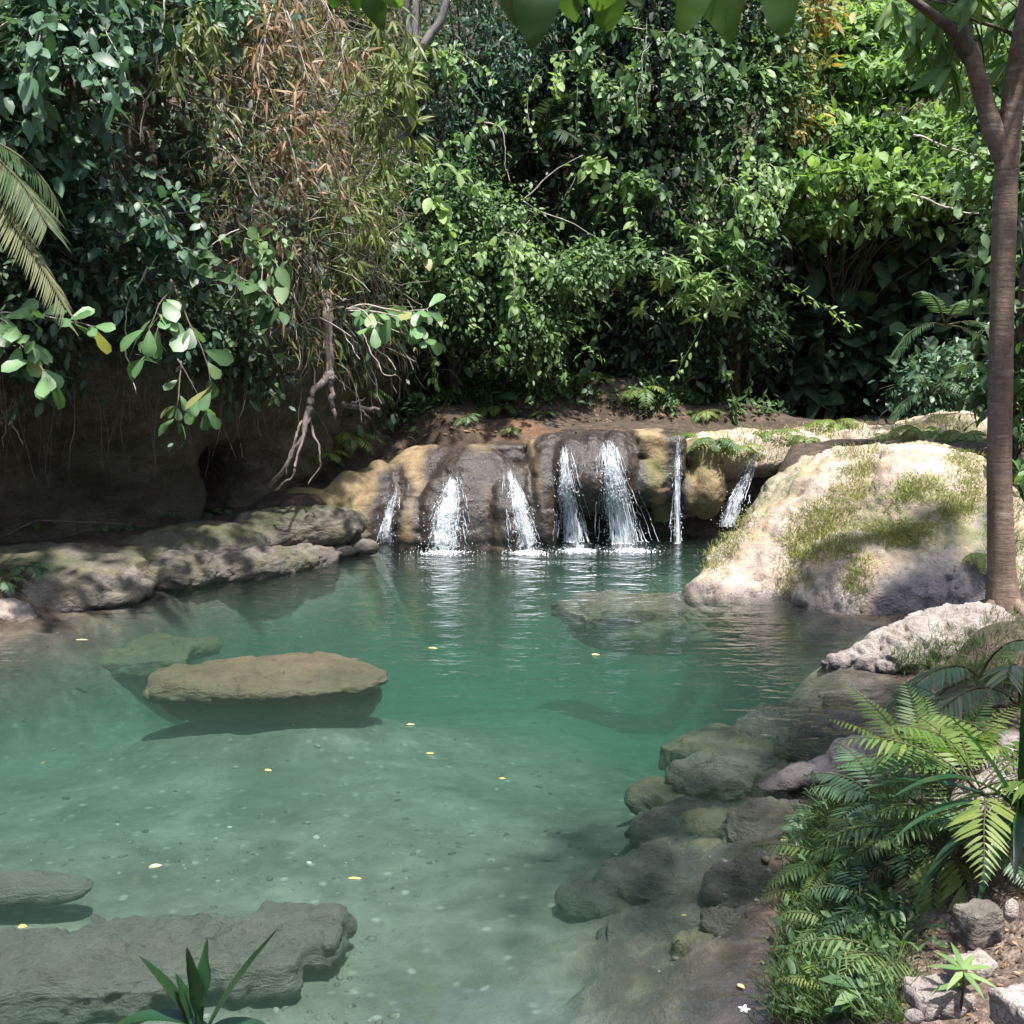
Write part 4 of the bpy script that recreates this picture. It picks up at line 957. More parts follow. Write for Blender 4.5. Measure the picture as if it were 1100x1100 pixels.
# ------------------------------------------------------------------ big leafy trees and shrubs of the wall
def tree_mass(name, cat, label, base, lumps, n, K, spread, L, W, mat, tm=T_OVAL, hang=.4, seed=1, trunk=None, group=None, twig=M_twig, squash=1., whorl=0, vines=0, tint=None, gap=-.08):
    """trunk (> limbs inside the crown) and a crown of many leaf sprays; lumps in world metres"""
    r = np.random.default_rng(seed); base = np.array(base, float)
    root = empty(name, base); tag(root, label, cat, group)
    lumps = [tuple(np.array(l[:3]) - base) + tuple(l[3:]) for l in lumps]
    lb, sb = Buf(), Buf()
    P, O = ell_points(r, lumps, n, front=(0, -1, 0))
    far = r.random(n) < .16; P[far] += O[far] * r.uniform(.05, .45, (far.sum(), 1)) + r.normal(0, .1, (far.sum(), 3))
    keep = .6 * fbm(P + base, .9, 3, seed) + .7 * fbm(P + base, 2.1, 3, seed + 3) > gap
    P, O = P[keep], O[keep]
    tn = np.clip(.45 + .9 * fbm(P, .8, 2, seed + 7) + r.normal(0, .12, len(P)), 0, 1) if tint is None else np.clip(r.normal(tint, .15, len(P)), 0, 1)
    if whorl:
        whorls(lb, r, P, O + UP * .5, K, L, W, tm, tn)
    else:
        q = r.random(len(P)) < .5                                # loose big sprays and tight small ones
        spray(lb, r, P[q], O[q], K + 4, spread * 1.2, L * 1.1, W * 1.1, tm, hang, tn[q], squash=squash, lvar=.45)
        spray(lb, r, P[~q], O[~q], K, spread * .6, L * .8, W * .8, tm, hang, tn[~q], squash=squash, lvar=.4)
        for p_, o_ in zip(P[::9], O[::9]):                       # bare shoots poking out
            tube(sb, walk(r, p_ - o_ * .2, o_ + UP * r.uniform(-.4, .5) + r.normal(0, .3, 3), r.uniform(.3, .8), 6, .18, .05), [.007, .006, .006, .005, .004, .003, .002], 3, .8, False)
    top = max(l[2] + l[5] for l in lumps)
    tr_ = trunk or .09
    pth = walk(r, (0, .0, -.3), (0, .0, 1), top * .8 + .3, 10, .05)
    tube(sb, pth, np.linspace(tr_, tr_ * .35, len(pth)), 7, .5)
    for l in lumps:
        for q in range(4):
            tgt = np.array(l[:3]) + r.normal(0, .5, 3) * np.array(l[3:6]) + np.array([0, -.5 * l[4], 0]); st, _ = along(pth, [np.clip(r.uniform(.4, .9) * max(tgt[2], .2) / top, .05, .95)])
            t = np.linspace(0, 1, 8)[:, None]; pp = st * (1 - t) + tgt * t + np.array([0, 0, 1]) * np.sin(t * 3.1) * .12 + r.normal(0, .04, (8, 3))
            tube(sb, pp, np.linspace(tr_ * .35, .008, 8), 5, .5)
    if vines:
        vb = Buf(); Q, QO = ell_points(r, lumps, vines, (1.0, 1.12), (0, -1, 0))
        for p_, o_ in zip(Q, QO):
            pth = walk(r, p_, o_ * .5 + np.array([0, 0, -.4]), r.uniform(.8, 2.2), 12, .12, .12); tube(vb, pth, .006, 3, .2, False)
            k_ = r.integers(16, 34); X, T_ = along(pth, r.uniform(.1, 1, k_))
            spray(vb, r, X, T_ * .2 + o_, 2, .05, L * r.uniform(.8, 1.4), W * r.uniform(.9, 1.5), T_OVAL, .6, np.full(k_, r.uniform(.3, 1)))
        link('creeper', vb.mesh('creeper'), root, M_leaf['light' if mat == 'mid' else 'mid'])
    link('trunk', sb.mesh('trunk'), root, twig); link('crown', lb.mesh('crown'), root, M_leaf[mat])
    return root
def E(px, py, Y, rx, ry, rz):
    p = at_y(px, py, Y); return (p.x, p.y, p.z, rx, ry, rz)
def base_of(px, py, Y):
    p = at_y(px, py, Y); z_, _, _ = land(np.array([[p.x, p.y]])); return (p.x, p.y, float(z_[0]))
tree_mass('creeper_clad_tree', 'tree', 'tall tree smothered in dark creeper at the middle of the back wall', base_of(690, 400, 21.6),
    [E(690, 330, 21.2, 1.35, 1.0, 1.2), E(670, 215, 21.2, 1.2, 1.0, 1.5), E(700, 100, 21.3, 1.3, 1.1, 1.6), E(690, -20, 21.5, 1.5, 1.2, 1.6), E(640, 130, 21.3, .8, .8, 1.3)], 3300, 8, .18, .125, .065, 'dark', seed=101, trunk=.22, vines=46)
tree_mass('creeper_clad_tree', 'tree', 'leafy creeper column right of the tallest smothered tree', base_of(790, 400, 21.8),
    [E(790, 330, 21.0, .8, .8, 1.0), E(785, 240, 21.2, .9, .9, 1.2), E(800, 130, 21.4, 1.1, 1.0, 1.3), E(790, 30, 21.6, 1.2, 1.0, 1.3)], 1900, 9, .17, .115, .058, 'mid', seed=102, trunk=.15, vines=26)
tree_mass('pale_whorled_shrub', 'shrub', 'pale green whorl leaved shrub lighting the face of the creeper wall', at_y(745, 330, 20.8),
    [E(770, 310, 20.0, .55, .4, .3), E(715, 290, 19.9, .45, .4, .25), E(740, 325, 19.9, .4, .4, .2), E(790, 270, 20.2, .4, .3, .3), E(690, 305, 20, .3, .3, .2), E(750, 255, 20.2, .4, .3, .2)], 150, 8, .2, .24, .07, 'light', T_LANCE, seed=103, whorl=1, trunk=.05)
tree_mass('small_leaved_tree', 'tree', 'dense small leaved tree filling the wall right of the cliff nose', base_of(490, 420, 19.9),
    [E(470, 300, 19.0, .95, .7, 1.0), E(530, 260, 19.3, .9, .7, .9), E(480, 220, 19.2, .8, .7, .8), E(440, 250, 18.8, .6, .5, .8), E(545, 340, 19.4, .7, .6, .7)], 2400, 9, .15, .085, .043, 'mid', seed=104, trunk=.12, vines=14, gap=-.02)
tree_mass('grey_leaved_tree', 'tree', 'grey green loose tree high above the small leaved tree', base_of(500, 400, 21.0),
    [E(480, 110, 20.4, 1.1, .8, 1.0), E(540, 60, 20.6, 1.0, .8, 1.0), E(450, 20, 20.4, 1.1, .8, 1.0), E(570, -10, 20.8, 1.3, .9, .9)], 1400, 8, .2, .13, .036, 'blue', T_LANCE, seed=105, trunk=.14)
tree_mass('feathery_shrub', 'shrub', 'feathery bright green shrub spilling out below the small leaved tree', base_of(590, 410, 19.9),
    [E(600, 300, 19.4, .8, .5, .35), E(640, 280, 19.6, .7, .5, .3), E(570, 355, 19.4, .6, .5, .4)], 520, 8, .16, .10, .05, 'mid', seed=106, trunk=.04, squash=.5, tint=.7)
tree_mass('yellowing_tree', 'tree', 'tree with orange yellow leaf sprays high on the right of the creepers', base_of(845, 400, 22.6),
    [E(838, 70, 21.6, .45, .4, .55), E(850, 130, 21.5, .45, .4, .5), E(815, 60, 21.7, .4, .4, .4), E(870, 15, 21.8, .5, .4, .4)], 230, 7, .16, .17, .06, 'yellow', seed=107, trunk=.1)
tree_mass('tiered_tree', 'tree', 'light green tree with layered branches at the upper right', base_of(930, 400, 24.5),
    [E(930, 90, 22.5, 1.3, .9, .35), E(900, 150, 22.0, 1.2, .9, .3), E(1000, 150, 22.0, 1.3, .9, .3), E(960, 40, 23, 1.5, 1, .4), E(890, 60, 23, 1.0, .8, .35), E(1020, 80, 22.5, 1.2, .8, .35)], 1500, 11, .24, .17, .072, 'light', hang=.15, seed=108, trunk=.16, squash=.22)
tree_mass('tiered_shrub', 'shrub', 'bright layered shrub reaching in below the tiered tree', base_of(900, 420, 22.6),
    [E(890, 195, 21.0, 1.0, .8, .18), E(960, 215, 21.0, 1.1, .8, .2), E(1030, 200, 21.0, 1.0, .8, .22), E(870, 235, 21.2, .7, .6, .15), E(940, 185, 21.2, .9, .6, .15)], 620, 10, .24, .17, .08, 'light', hang=.12, seed=109, trunk=.06, squash=.2, tint=.6)
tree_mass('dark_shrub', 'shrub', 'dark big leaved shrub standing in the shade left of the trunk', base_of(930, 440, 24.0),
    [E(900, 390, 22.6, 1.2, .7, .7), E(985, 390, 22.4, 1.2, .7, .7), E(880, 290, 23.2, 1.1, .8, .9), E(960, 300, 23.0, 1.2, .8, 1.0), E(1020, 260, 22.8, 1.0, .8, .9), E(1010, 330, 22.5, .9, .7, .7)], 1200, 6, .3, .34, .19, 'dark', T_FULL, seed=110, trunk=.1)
tree_mass('dark_shrub', 'shrub', 'leafy growth darkened as painted shade in the hollow at top centre behind the palm fronds', base_of(560, 400, 22.4),
    [E(560, 140, 21.9, .9, .6, 1.3), E(535, 60, 22, .8, .6, .8), E(590, 30, 22, .8, .6, .8), E(560, 230, 21.7, .7, .5, .6)], 900, 8, .2, .13, .065, 'dark', seed=121, trunk=.1, tint=.1)  # low tint puts the shade of the hollow into the leaf colour
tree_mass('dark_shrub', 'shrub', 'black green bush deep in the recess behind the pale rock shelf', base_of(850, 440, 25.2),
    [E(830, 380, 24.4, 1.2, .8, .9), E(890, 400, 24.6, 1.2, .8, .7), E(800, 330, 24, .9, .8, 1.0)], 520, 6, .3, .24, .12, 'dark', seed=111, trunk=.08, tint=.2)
tree_mass('leafy_bush', 'bush', 'mid green bush between the trunk and the right edge', base_of(1085, 560, 14.5),
    [E(1092, 380, 14.5, .45, .6, .9), E(1100, 250, 15, .6, .7, 1.0), E(1095, 500, 14, .4, .5, .7), E(1105, 110, 15.5, .8, .8, 1.1), E(1095, 600, 13, .35, .4, .45)], 900, 7, .16, .15, .075, 'mid', seed=112, trunk=.07)
tree_mass('leafy_bush', 'bush', 'blue green bush on the rock shelf beside the small palms', base_of(1010, 440, 19.8),
    [E(1000, 415, 19.5, .75, .5, .45), E(1040, 400, 19.3, .6, .5, .5)], 260, 8, .15, .15, .06, 'blue', T_LANCE, seed=113, trunk=.04)
tree_mass('glossy_shrub', 'shrub', 'blue green oval leaved shrub at the upper left corner', at_y(60, 170, 13.4),
    [E(60, 60, 12.4, .7, .5, .8), E(20, 140, 12.4, .5, .4, .6), E(100, 120, 12.7, .45, .4, .6), E(90, 10, 12.6, .8, .5, .5)], 300, 7, .14, .14, .07, 'blue', T_OVAL, seed=114, trunk=.06)
tree_mass('glossy_shrub', 'shrub', 'deep green oval leaved shrub hanging below the left palm', at_y(140, 340, 13.9),
    [E(120, 230, 13.0, .6, .4, .6), E(170, 300, 13.3, .5, .4, .5), E(100, 290, 12.8, .5, .4, .45), E(215, 380, 13.6, .4, .35, .5)], 260, 7, .14, .13, .065, 'blue', T_OVAL, seed=115, trunk=.05, tint=.35)
tree_mass('pale_leaved_shrub', 'shrub', 'silvery small leaved shrub at the top of the left cliff', at_y(215, 40, 14.2),
    [E(225, 15, 13.6, .55, .4, .3), E(180, -10, 13.5, .6, .4, .3)], 260, 8, .11, .10, .05, 'blue', seed=116, trunk=.05, tint=.85)
tree_mass('leafy_bush', 'bush', 'small leaved dark bush over the cave mouth on the left', at_y(245, 405, 15.2),
    [E(250, 370, 14.6, .5, .4, .45), E(215, 340, 14.2, .5, .4, .4), E(290, 400, 15.0, .4, .3, .3)], 330, 8, .12, .11, .05, 'dark', seed=117, trunk=.04, tint=.6)

for k, (px, py, Y, ln, n_, mat, lab) in enumerate([
    (470, 60, 19.6, 1.6, 7, 'light', 'pale trailing creeper before the grey green loose tree'), (620, 60, 20.0, 1.8, 8, 'light', 'bright creeper trailing down the left side of the tallest smothered tree'),
    (700, 40, 19.9, 1.7, 8, 'mid', 'long creeper strands down the face of the tallest smothered tree'), (660, 180, 19.9, 1.5, 8, 'light', 'yellow green creeper strands halfway up the creeper wall'),
    (800, 190, 19.9, 1.6, 8, 'light', 'bright creeper hanging at the edge of the dark recess'), (440, 180, 17.9, 1.2, 7, 'light', 'pale green strands hanging right of the cliff nose'),
    (540, 250, 18.3, 1.2, 7, 'light', 'sunny creeper over the crown of the small leaved tree'), (60, 20, 11.9, 1.3, 7, 'blue', 'teal creeper hanging in front of the upper left corner shrub'), (230, 250, 13.4, 1.1, 7, 'mid', 'green creeper hanging left of the dry bamboo')]):
    r = np.random.default_rng(900 + k); root = empty('creeper', at_y(px, py, Y)); tag(root, lab, 'creeper'); lb, sb = Buf(), Buf()
    for q in range(n_):
        pth = walk(r, r.normal(0, .35, 3) * np.array([1, .4, .5]), (r.normal(0, .7), -.5, r.uniform(-.6, .3)), ln * r.uniform(.6, 1.2), 12, .14, .13); tube(sb, pth, np.linspace(.008, .003, 13), 3, .6, False)
        kk = int(26 * ln); X, T_ = along(pth, r.uniform(.1, 1, kk)); sz = r.choice([.10, .14, .19])
        spray(lb, r, X, T_ * .3 + np.array([0, -.6, 0]), 1, .05, sz, sz * .52, T_FULL, .5, np.full(kk, r.uniform(.25, .95)), lvar=.4)
    link('stem', sb.mesh('stem'), root, M_pale); link('foliage', lb.mesh('foliage'), root, M_leaf[mat])

# ------------------------------------------------------------------ branching plants with their own look
def branch_plant(name, cat, label, base, specs, leafspec, mat, stem=M_twig, seed=1, group=None, rad=.012):
    """specs: list of (direction, length, droop, n_leaves); leafspec: (L, W, template, hang)"""
    r = np.random.default_rng(seed); root = empty(name, base); tag(root, label, cat, group)
    lb, sb = Buf(), Buf(); L, W, tm, hang = leafspec
    for d, ln, dr, k in specs:
        pth = walk(r, r.normal(0, .02, 3), d, ln, 11, .10, dr)
        tube(sb, pth, np.linspace(rad, rad * .35, len(pth)), 5, .5)
        fr = np.r_[r.uniform(.3, .98, k - 3), 1, 1, .97]
        Q, T = along(pth, fr)
        side = nrm(np.cross(T, UP) * r.choice([-1, 1], (k, 1)) + r.normal(0, .4, (k, 3)))
        D = T * .5 + side * .8 + np.array([0, 0, -hang]) + r.normal(0, .2, (k, 3))
        pet = Q + nrm(D) * L * .12
        for a, b in zip(Q, pet): tube(sb, np.array([a, (a + b) / 2, b]), rad * .3, 3, .5, False)
        s = r.uniform(.55, 1.15, k)
        leaves(lb, pet, D, UP * .7 + np.array([.1, -.55, 0]) + r.normal(0, .35, (k, 3)), L * s, W * s, np.clip(r.normal(.5, .25, k), 0, 1), tm, .22 * r.uniform(0, 1.8, k), .14, .02, r)
    link('stem', sb.mesh('stem'), root, stem); link('foliage', lb.mesh('foliage'), root, M_leaf[mat])
    return root
BL = (.33, .19, T_OBOV, .25)
branch_plant('broad_leaved_branch', 'shrub', 'bright broad leaved sprig at the left rim over the dark cliff', at_y(-50, 335, 11.3), [((1, -.15, .05), 1.35, .03, 15), ((1, -.1, .2), 1.0, .05, 9), ((1, -.2, -.05), 1.3, .02, 10)], (.34, .19, T_OBOV, .15), 'big', M_pale, 201)
branch_plant('broad_leaved_branch', 'shrub', 'broad grey green leaves hanging above the left ledge', at_y(185, 305, 12.4), [((-.25, -.5, -.6), .75, .05, 8), ((.1, -.5, -.8), 1.0, .06, 8), ((.3, -.4, -.9), 1.35, .05, 9)], (.32, .19, T_OBOV, .3), 'big', M_twig, 202)
branch_plant('broad_leaved_branch', 'shrub', 'lowest grey green big leaves dangling over the dark cliff face', at_y(195, 385, 13.0), [((.1, -.4, -.7), .75, .05, 8), ((.35, -.4, -.6), .7, .05, 7)], (.28, .16, T_OBOV, .3), 'big', M_twig, 209)
branch_plant('broad_leaved_branch', 'shrub', 'big leaved branch arching out to the right of the roots', at_y(372, 335, 15.2), [((1, -.35, .35), 1.3, .06, 13), ((.9, -.4, .1), 1.25, .07, 12), ((.8, -.3, -.25), 1.35, .03, 5), ((.4, -.4, .0), .7, .1, 6)], (.33, .17, T_OBOV, .3), 'big', M_pale, 203, rad=.014)
branch_plant('broad_leaved_branch', 'shrub', 'short row of round leaves hanging left of the small leaved tree', at_y(425, 225, 17.6), [((.6, -.3, -.5), .9, .08, 10), ((.1, -.4, -.7), .7, .05, 7)], (.24, .15, T_FULL, .5), 'big', M_twig, 204)
branch_plant('broad_leaved_branch', 'shrub', 'single dark paddle leaf plant at the top of the left cliff', at_y(100, 5, 12.6), [((.1, -.4, -.2), .45, .2, 5)], (.36, .22, T_OBOV, .5), 'blue', M_twig, 205)
branch_plant('broad_leaved_branch', 'shrub', 'oval leaved creeper trailing down the left cliff face', at_y(110, 150, 12.9), [((.5, -.2, -.8), 1.9, .03, 26), ((.8, -.2, -.5), 1.7, .05, 22), ((.2, -.3, -.9), 1.2, .03, 14)], (.17, .095, T_FULL, .35), 'blue', M_twig, 206)
branch_plant('broad_leaved_branch', 'shrub', 'pair of pale narrow leaved sprigs midway down the left cliff', at_y(150, 205, 13.0), [((.5, -.5, -.2), .6, .1, 12), ((.2, -.5, -.4), .6, .1, 10)], (.2, .055, T_LANCE, .3), 'light', M_twig, 207)
branch_plant('bare_twig_branch', 'branch', 'pale forked twig with few leaves on the creeper wall', at_y(560, 215, 19.0), [((1, -.2, .9), 1.3, -.02, 5), ((.8, -.2, -.6), 1.4, .0, 4)], (.14, .07, T_OVAL, .3), 'mid', M_pale, 208, rad=.013)

# bamboo: thin culms arching out of the cliff with fans of narrow leaves
def bamboo(label, base, culms, mat, seed, L=.2, W=.03, stem=M_pale, dens=18):
    r = np.random.default_rng(seed); root = empty('bamboo', base); tag(root, label, 'bamboo')
    lb, sb = Buf(), Buf()
    for d, ln, dr in culms:
        pth = walk(r, r.normal(0, .08, 3), d, ln, 12, .07, dr); tube(sb, pth, np.linspace(.011, .003, len(pth)), 5, .5)
        k = int(dens * ln); Q, T = along(pth, r.uniform(.2, 1, k))
        for q, t in zip(Q, T):
            tw = walk(r, q, t * .4 + r.normal(0, .7, 3), r.uniform(.08, .3), 4, .15, .12); tube(sb, tw, .0025, 3, .5, False)
            kk = r.integers(3, 7)
            D = nrm(tw[-1] - tw[-2]) * .7 + r.normal(0, .5, (kk, 3)) + np.array([0, 0, -.5])
            s = r.uniform(.6, 1.25, kk)
            leaves(lb, np.repeat(tw[-1:], kk, 0), D, UP * .5 + np.array([.15, -.7, 0]) + r.normal(0, .4, (kk, 3)), L * s, W * s, np.clip(r.normal(.5, .22, kk), 0, 1), T_LANCE, .3, .12)
    link('culm', sb.mesh('culm'), root, stem); link('foliage', lb.mesh('foliage'), root, M_leaf[mat])
bamboo('orange brown dead bamboo drooping at the top of the cliff nose', at_y(300, -20, 14.6), [((.2, -.7, .1), 2.0, .16), ((.5, -.6, -.2), 2.2, .14), ((-.1, -.6, -.2), 1.8, .15), ((.8, -.4, 0), 1.6, .16)], 'dry', 301)
bamboo('tawny dead bamboo hanging across the middle of the cliff nose', at_y(300, 120, 14.8), [((.2, -.6, -.1), 1.4, .15), ((.6, -.5, -.1), 1.5, .15)], 'dry', 302)
bamboo('straw coloured dead bamboo low on the cliff nose', at_y(310, 230, 15.2), [((.1, -.5, -.2), 1.0, .12), ((-.5, -.5, -.2), 1.2, .14)], 'dry', 303)
bamboo('yellow green bamboo spray at the top of the left cliff', at_y(185, 5, 13.2), [((.7, -.5, .0), .9, .1), ((.3, -.5, -.2), .9, .12), ((.9, -.4, -.4), .8, .08)], 'bamboo', 304, .22, .035, M_twig, 22)
bamboo('lime green bamboo fronds reaching right at the top of the nose', at_y(365, 20, 16.0), [((.9, -.3, .1), 1.3, .12), ((.8, -.4, -.1), 1.2, .13), ((.4, -.5, -.1), 1.1, .14), ((.9, -.2, -.35), 1.2, .08)], 'bamboo', 305, .25, .04, M_twig, 20)
bamboo('lime green bamboo fronds below the grey mossy stump', at_y(375, 100, 16.2), [((.9, -.3, .1), 1.3, .1), ((.8, -.4, -.1), 1.1, .13), ((.5, -.5, -.3), 1.1, .14)], 'bamboo', 306, .25, .04, M_twig, 20)
bamboo('green bamboo thicket on the right flank of the nose', at_y(360, 190, 16.0), [((.5, -.5, -.3), 1.4, .12), ((.3, -.5, -.5), 1.6, .08), ((.7, -.4, -.3), 1.1, .1), ((.1, -.6, -.3), 1.3, .12)], 'bamboo', 307, .19, .028, M_twig, 34)
bamboo('narrow leaved bamboo beside the hanging roots', at_y(320, 330, 15.7), [((-.4, -.5, -.2), .8, .12), ((-.7, -.4, -.3), .9, .1)], 'bamboo', 308, .2, .024, M_twig, 30)

# ------------------------------------------------------------------ roots, lianas, fallen wood
def woody(name, cat, label, paths, mat, Y=None, seed=1, parts=None, sides=7, group=None):
    """paths: list of (pixel points with depth, r0, r1); first is the main stem, the others its side roots"""
    r = np.random.default_rng(seed); first = Vector(at_y(*paths[0][0][0])); root = empty(name, first); tag(root, label, cat, group)
    for k, (pts, r0, r1) in enumerate(paths):
        W_ = np.array([at_y(*p)[:] for p in pts]); n = max(10, len(pts) * 6)
        x = np.linspace(0, 1, len(W_)); xi = np.linspace(0, 1, n); q = np.stack([np.interp(xi, x, W_[:, j]) for j in range(3)], 1)
        ker = np.array([.25, .5, .25])
        for _ in range(3): q[1:-1] = q[:-2] * .25 + q[1:-1] * .5 + q[2:] * .25
        q += np.stack([fbm(np.c_[xi * 7, np.full(n, k + j * 3.1), np.zeros(n)], 1, 3, seed + j) for j in range(3)], 1) * .05
        b = Buf(); tube(b, q - np.array(first), np.linspace(r0, r1, n) * (1 + .18 * fbm(np.c_[xi * 11, np.full(n, k), np.zeros(n)], 1, 2, seed)), sides, .5)
        nm = (parts[k] if parts else ('stem' if k == 0 else 'side_root'))
        link(nm, b.mesh(nm), root, mat)
    return root
Yr = 15.25
woody('tree_root', 'root', 'thick pale root hanging down the cliff nose to the ledge', [
    ([(345, 250, 16.4), (349, 285, 15.6), (352, 345, Yr), (351, 385, Yr), (354, 408, Yr)], .078, .07),
    ([(354, 400, Yr), (340, 415, Yr - .1), (333, 440, Yr - .2), (322, 470, Yr - .3), (312, 500, Yr - .3), (290, 526, Yr - .1)], .06, .028),
    ([(354, 405, Yr), (358, 425, Yr), (357, 448, Yr)], .05, .028),
    ([(330, 448, Yr - .2), (322, 480, Yr - .4), (318, 510, Yr - .5), (295, 528, Yr - .4)], .024, .012),
    ([(325, 452, Yr - .2), (314, 476, Yr - .3), (306, 510, Yr - .3)], .022, .012),
    ([(332, 446, Yr), (338, 470, Yr - .2), (345, 500, Yr - .2), (330, 520, Yr - .2)], .02, .01),
    ([(350, 378, Yr), (335, 385, Yr - .1), (330, 398, Yr - .1)], .012, .006)], M_root, seed=3)
woody('tree_root', 'root', 'dark slanting root low on the cliff left of the thick pale root', [
    ([(236, 444, 14.9), (262, 420, 15.1), (285, 409, 15.3), (312, 402, 15.5)], .05, .04), ([(308, 360, 15.5), (310, 385, 15.5), (309, 402, 15.5)], .03, .028)], M_twig, seed=5)
woody('tree_root', 'root', 'thin crooked pale root on the dark cliff at the left rim', [
    ([(-4, 402, 13.2), (14, 425, 13.2), (22, 440, 13.2), (13, 455, 13.2), (24, 476, 13.2)], .016, .007), ([(0, 450, 13.2), (10, 440, 13.2), (16, 432, 13.2)], .009, .006), ([(-4, 432, 13.2), (5, 450, 13.2), (2, 482, 13.2)], .011, .006)], M_pale, seed=7)
woody('dead_branch', 'branch', 'grey broken branch lying on the bank right of the roots', [
    ([(368, 432, 16.6), (385, 438, 16.7), (408, 441, 16.8)], .045, .03), ([(385, 438, 16.7), (398, 450, 16.6)], .025, .012), ([(375, 435, 16.6), (390, 428, 16.7)], .02, .01)], M_root, seed=9, parts=['stem', 'side_branch', 'side_branch'])
woody('dead_branch', 'branch', 'long thin dark branch lying along the foot of the left cliff', [([(-5, 578, 13.4), (35, 560, 13.5), (80, 560, 13.8), (140, 566, 14.0)], .018, .01)], M_twig, seed=11)
for k, (lab, a) in enumerate([
    ('straight pale liana hanging at the top of the left cliff', [(180, -5, 12.6), (168, 60, 12.6), (158, 110, 12.6), (149, 155, 12.6)]),
    ('thin liana crossing the dark cliff below the left palm', [(35, 145, 12.7), (75, 130, 12.7), (110, 125, 12.7), (150, 145, 12.8)]),
    ('pale hooked liana above the small dark bush on the left', [(160, 285, 12.8), (135, 330, 12.8), (136, 370, 12.8), (145, 425, 12.8)]),
    ('long bowed liana hanging below the arching big leaved branch', [(388, 350, 15.6), (400, 385, 15.6), (412, 402, 15.6), (426, 404, 15.6)]),
    ('bare arching stem across the orange bamboo', [(165, 80, 13.2), (200, 100, 13.3), (240, 108, 13.5), (285, 130, 13.8)]),
    ('pale bent liana hanging before the dark hollow at top centre', [(520, 130, 18.8), (540, 140, 18.8), (542, 175, 18.8), (548, 195, 18.8)]),
    ('thin pale bough sloping across the tiered shrub', [(980, 145, 20), (1010, 155, 20), (1045, 166, 20), (1075, 172, 20)]),
    ('lower pale bough sloping behind the trunk', [(980, 208, 20), (1010, 222, 20), (1045, 230, 20), (1075, 232, 20)])]):
    woody('liana', 'liana', lab, [(a, .012 if k < 6 else .022, .006 if k < 6 else .012)], M_pale, seed=40 + k, sides=5)
woody('mossy_trunk', 'tree', 'pale mossy trunk standing in the growth at top left of centre', [([(418, 400, 19.9), (424, 250, 19.9), (432, 130, 19.8), (440, 60, 19.8), (446, -20, 19.8), (450, -120, 19.8)], .20, .15), ([(440, 70, 18.6), (470, 30, 18.6), (490, -40, 18.6)], .08, .05)], M_gray, seed=60, parts=['trunk', 'limb'])

# ------------------------------------------------------------------ palms and ferns
def palm(name, label, base, fronds, seed, mat='palm', lw=.065, cat='palm', stem=M_fstem, group=None, trunk=None):
    r = np.random.default_rng(seed); root = empty(name, base); tag(root, label, cat, group)
    if trunk:
        b = Buf(); tube(b, np.array([(0, 0, -trunk), (0, 0, -trunk * .5), (0, 0, 0.02)]), [.12, .1, .08], 8, .5); link('trunk', b.mesh('trunk'), root, M_gray)
    for d, ln, dr, npair, lmax, tint in fronds:
        lb, sb = Buf(), Buf(); frond(lb, sb, r, (0, 0, 0), d, ln, dr, npair, lmax, lw, tint, T_LANCE, .22, .014 * ln, .75, .3, 'palm')
        f = link('frond', lb.mesh('frond'), root, M_leaf[mat]); link('stalk', sb.mesh('stalk'), f, stem)
    return root
palm('palm', 'feather palm leaning in from the left rim', at_y(-62, 150, 11.3), [
    ((.72, -.35, .42), 1.35, .20, 48, .55, .62), ((.85, -.25, .02), 1.65, .11, 54, .58, .55), ((.70, -.4, -.40), 2.3, .08, 58, .46, .95), ((.2, .3, 1), 1.6, .06, 36, .6, .4), ((.9, -.1, .38), 1.45, .16, 44, .48, .4)], 401, lw=.055, trunk=1.4)
palm('palm', 'dark fan of palm fronds in the hollow at top centre', at_y(580, 165, 20.4), [((a, -.35, b), 1.4, .12, 34, .6, .1) for a, b in ((-.5, .8), (.1, 1), (.6, .7), (-.8, .2), (.8, .1), (.1, .3))], 402, 'dark')
palm('palm', 'small feather palm against the shade left of the trunk', at_y(1015, 350, 17.8), [((a, -.4, b), 1.15, .11, 26, .34, t) for a, b, t in ((-.9, .35, .6), (-.4, .9, .5), (.3, .9, .5), (.9, .45, .6), (.0, .5, .75), (.6, .1, .4))], 403, 'fernblue', lw=.08)
palm('palm', 'small feather palm on the rock shelf below the shaded one', at_y(1000, 425, 17.9), [((a, -.4, b), .95, .12, 24, .3, t) for a, b, t in ((-.9, .4, .5), (-.4, .9, .5), (.2, 1, .6), (.8, .5, .5), (.1, .5, .7))], 404, 'fernblue', lw=.08)

def fern(label, base, n, length, seed, mat='fern', npair=18, lmax=None, droop=.13, up=.75, tint=.5, arc=None, out=(0, -1, 0), name='fern', wr=.2, group=None, one=False, hang=.2):
    r = np.random.default_rng(seed); root = empty(name, base); tag(root, label, 'fern', group)
    lb, sb = Buf(), Buf()
    for k in range(n):
        a = (k + r.uniform(-.3, .3)) / n * 2 * math.pi if arc is None else r.uniform(*arc)
        d = np.array([math.cos(a), math.sin(a), up * r.uniform(.6, 1.5)]); ln = length * r.uniform(.7, 1.15)
        if not one: lb, sb = Buf(), Buf()
        frond(lb, sb, r, r.normal(0, .015 * length, 3), d, ln, droop, npair, (lmax or length * .3), wr, np.clip(tint + r.normal(0, .15), 0, 1), T_LANCE, .2, .007 * length, .35, hang, 'fern')
        if not one:
            f = link('frond', lb.mesh('frond'), root, M_leaf[mat]); link('stalk', sb.mesh('stalk'), f, M_fstem)
    if one:
        f = link('fronds', lb.mesh('fronds'), root, M_leaf[mat]); link('stalks', sb.mesh('stalks'), root, M_fstem)
    return root
def gpt(px, py, only=None): return hit(px, py, only)[0]
FRONT = (-math.pi * 1.0, 0.0)
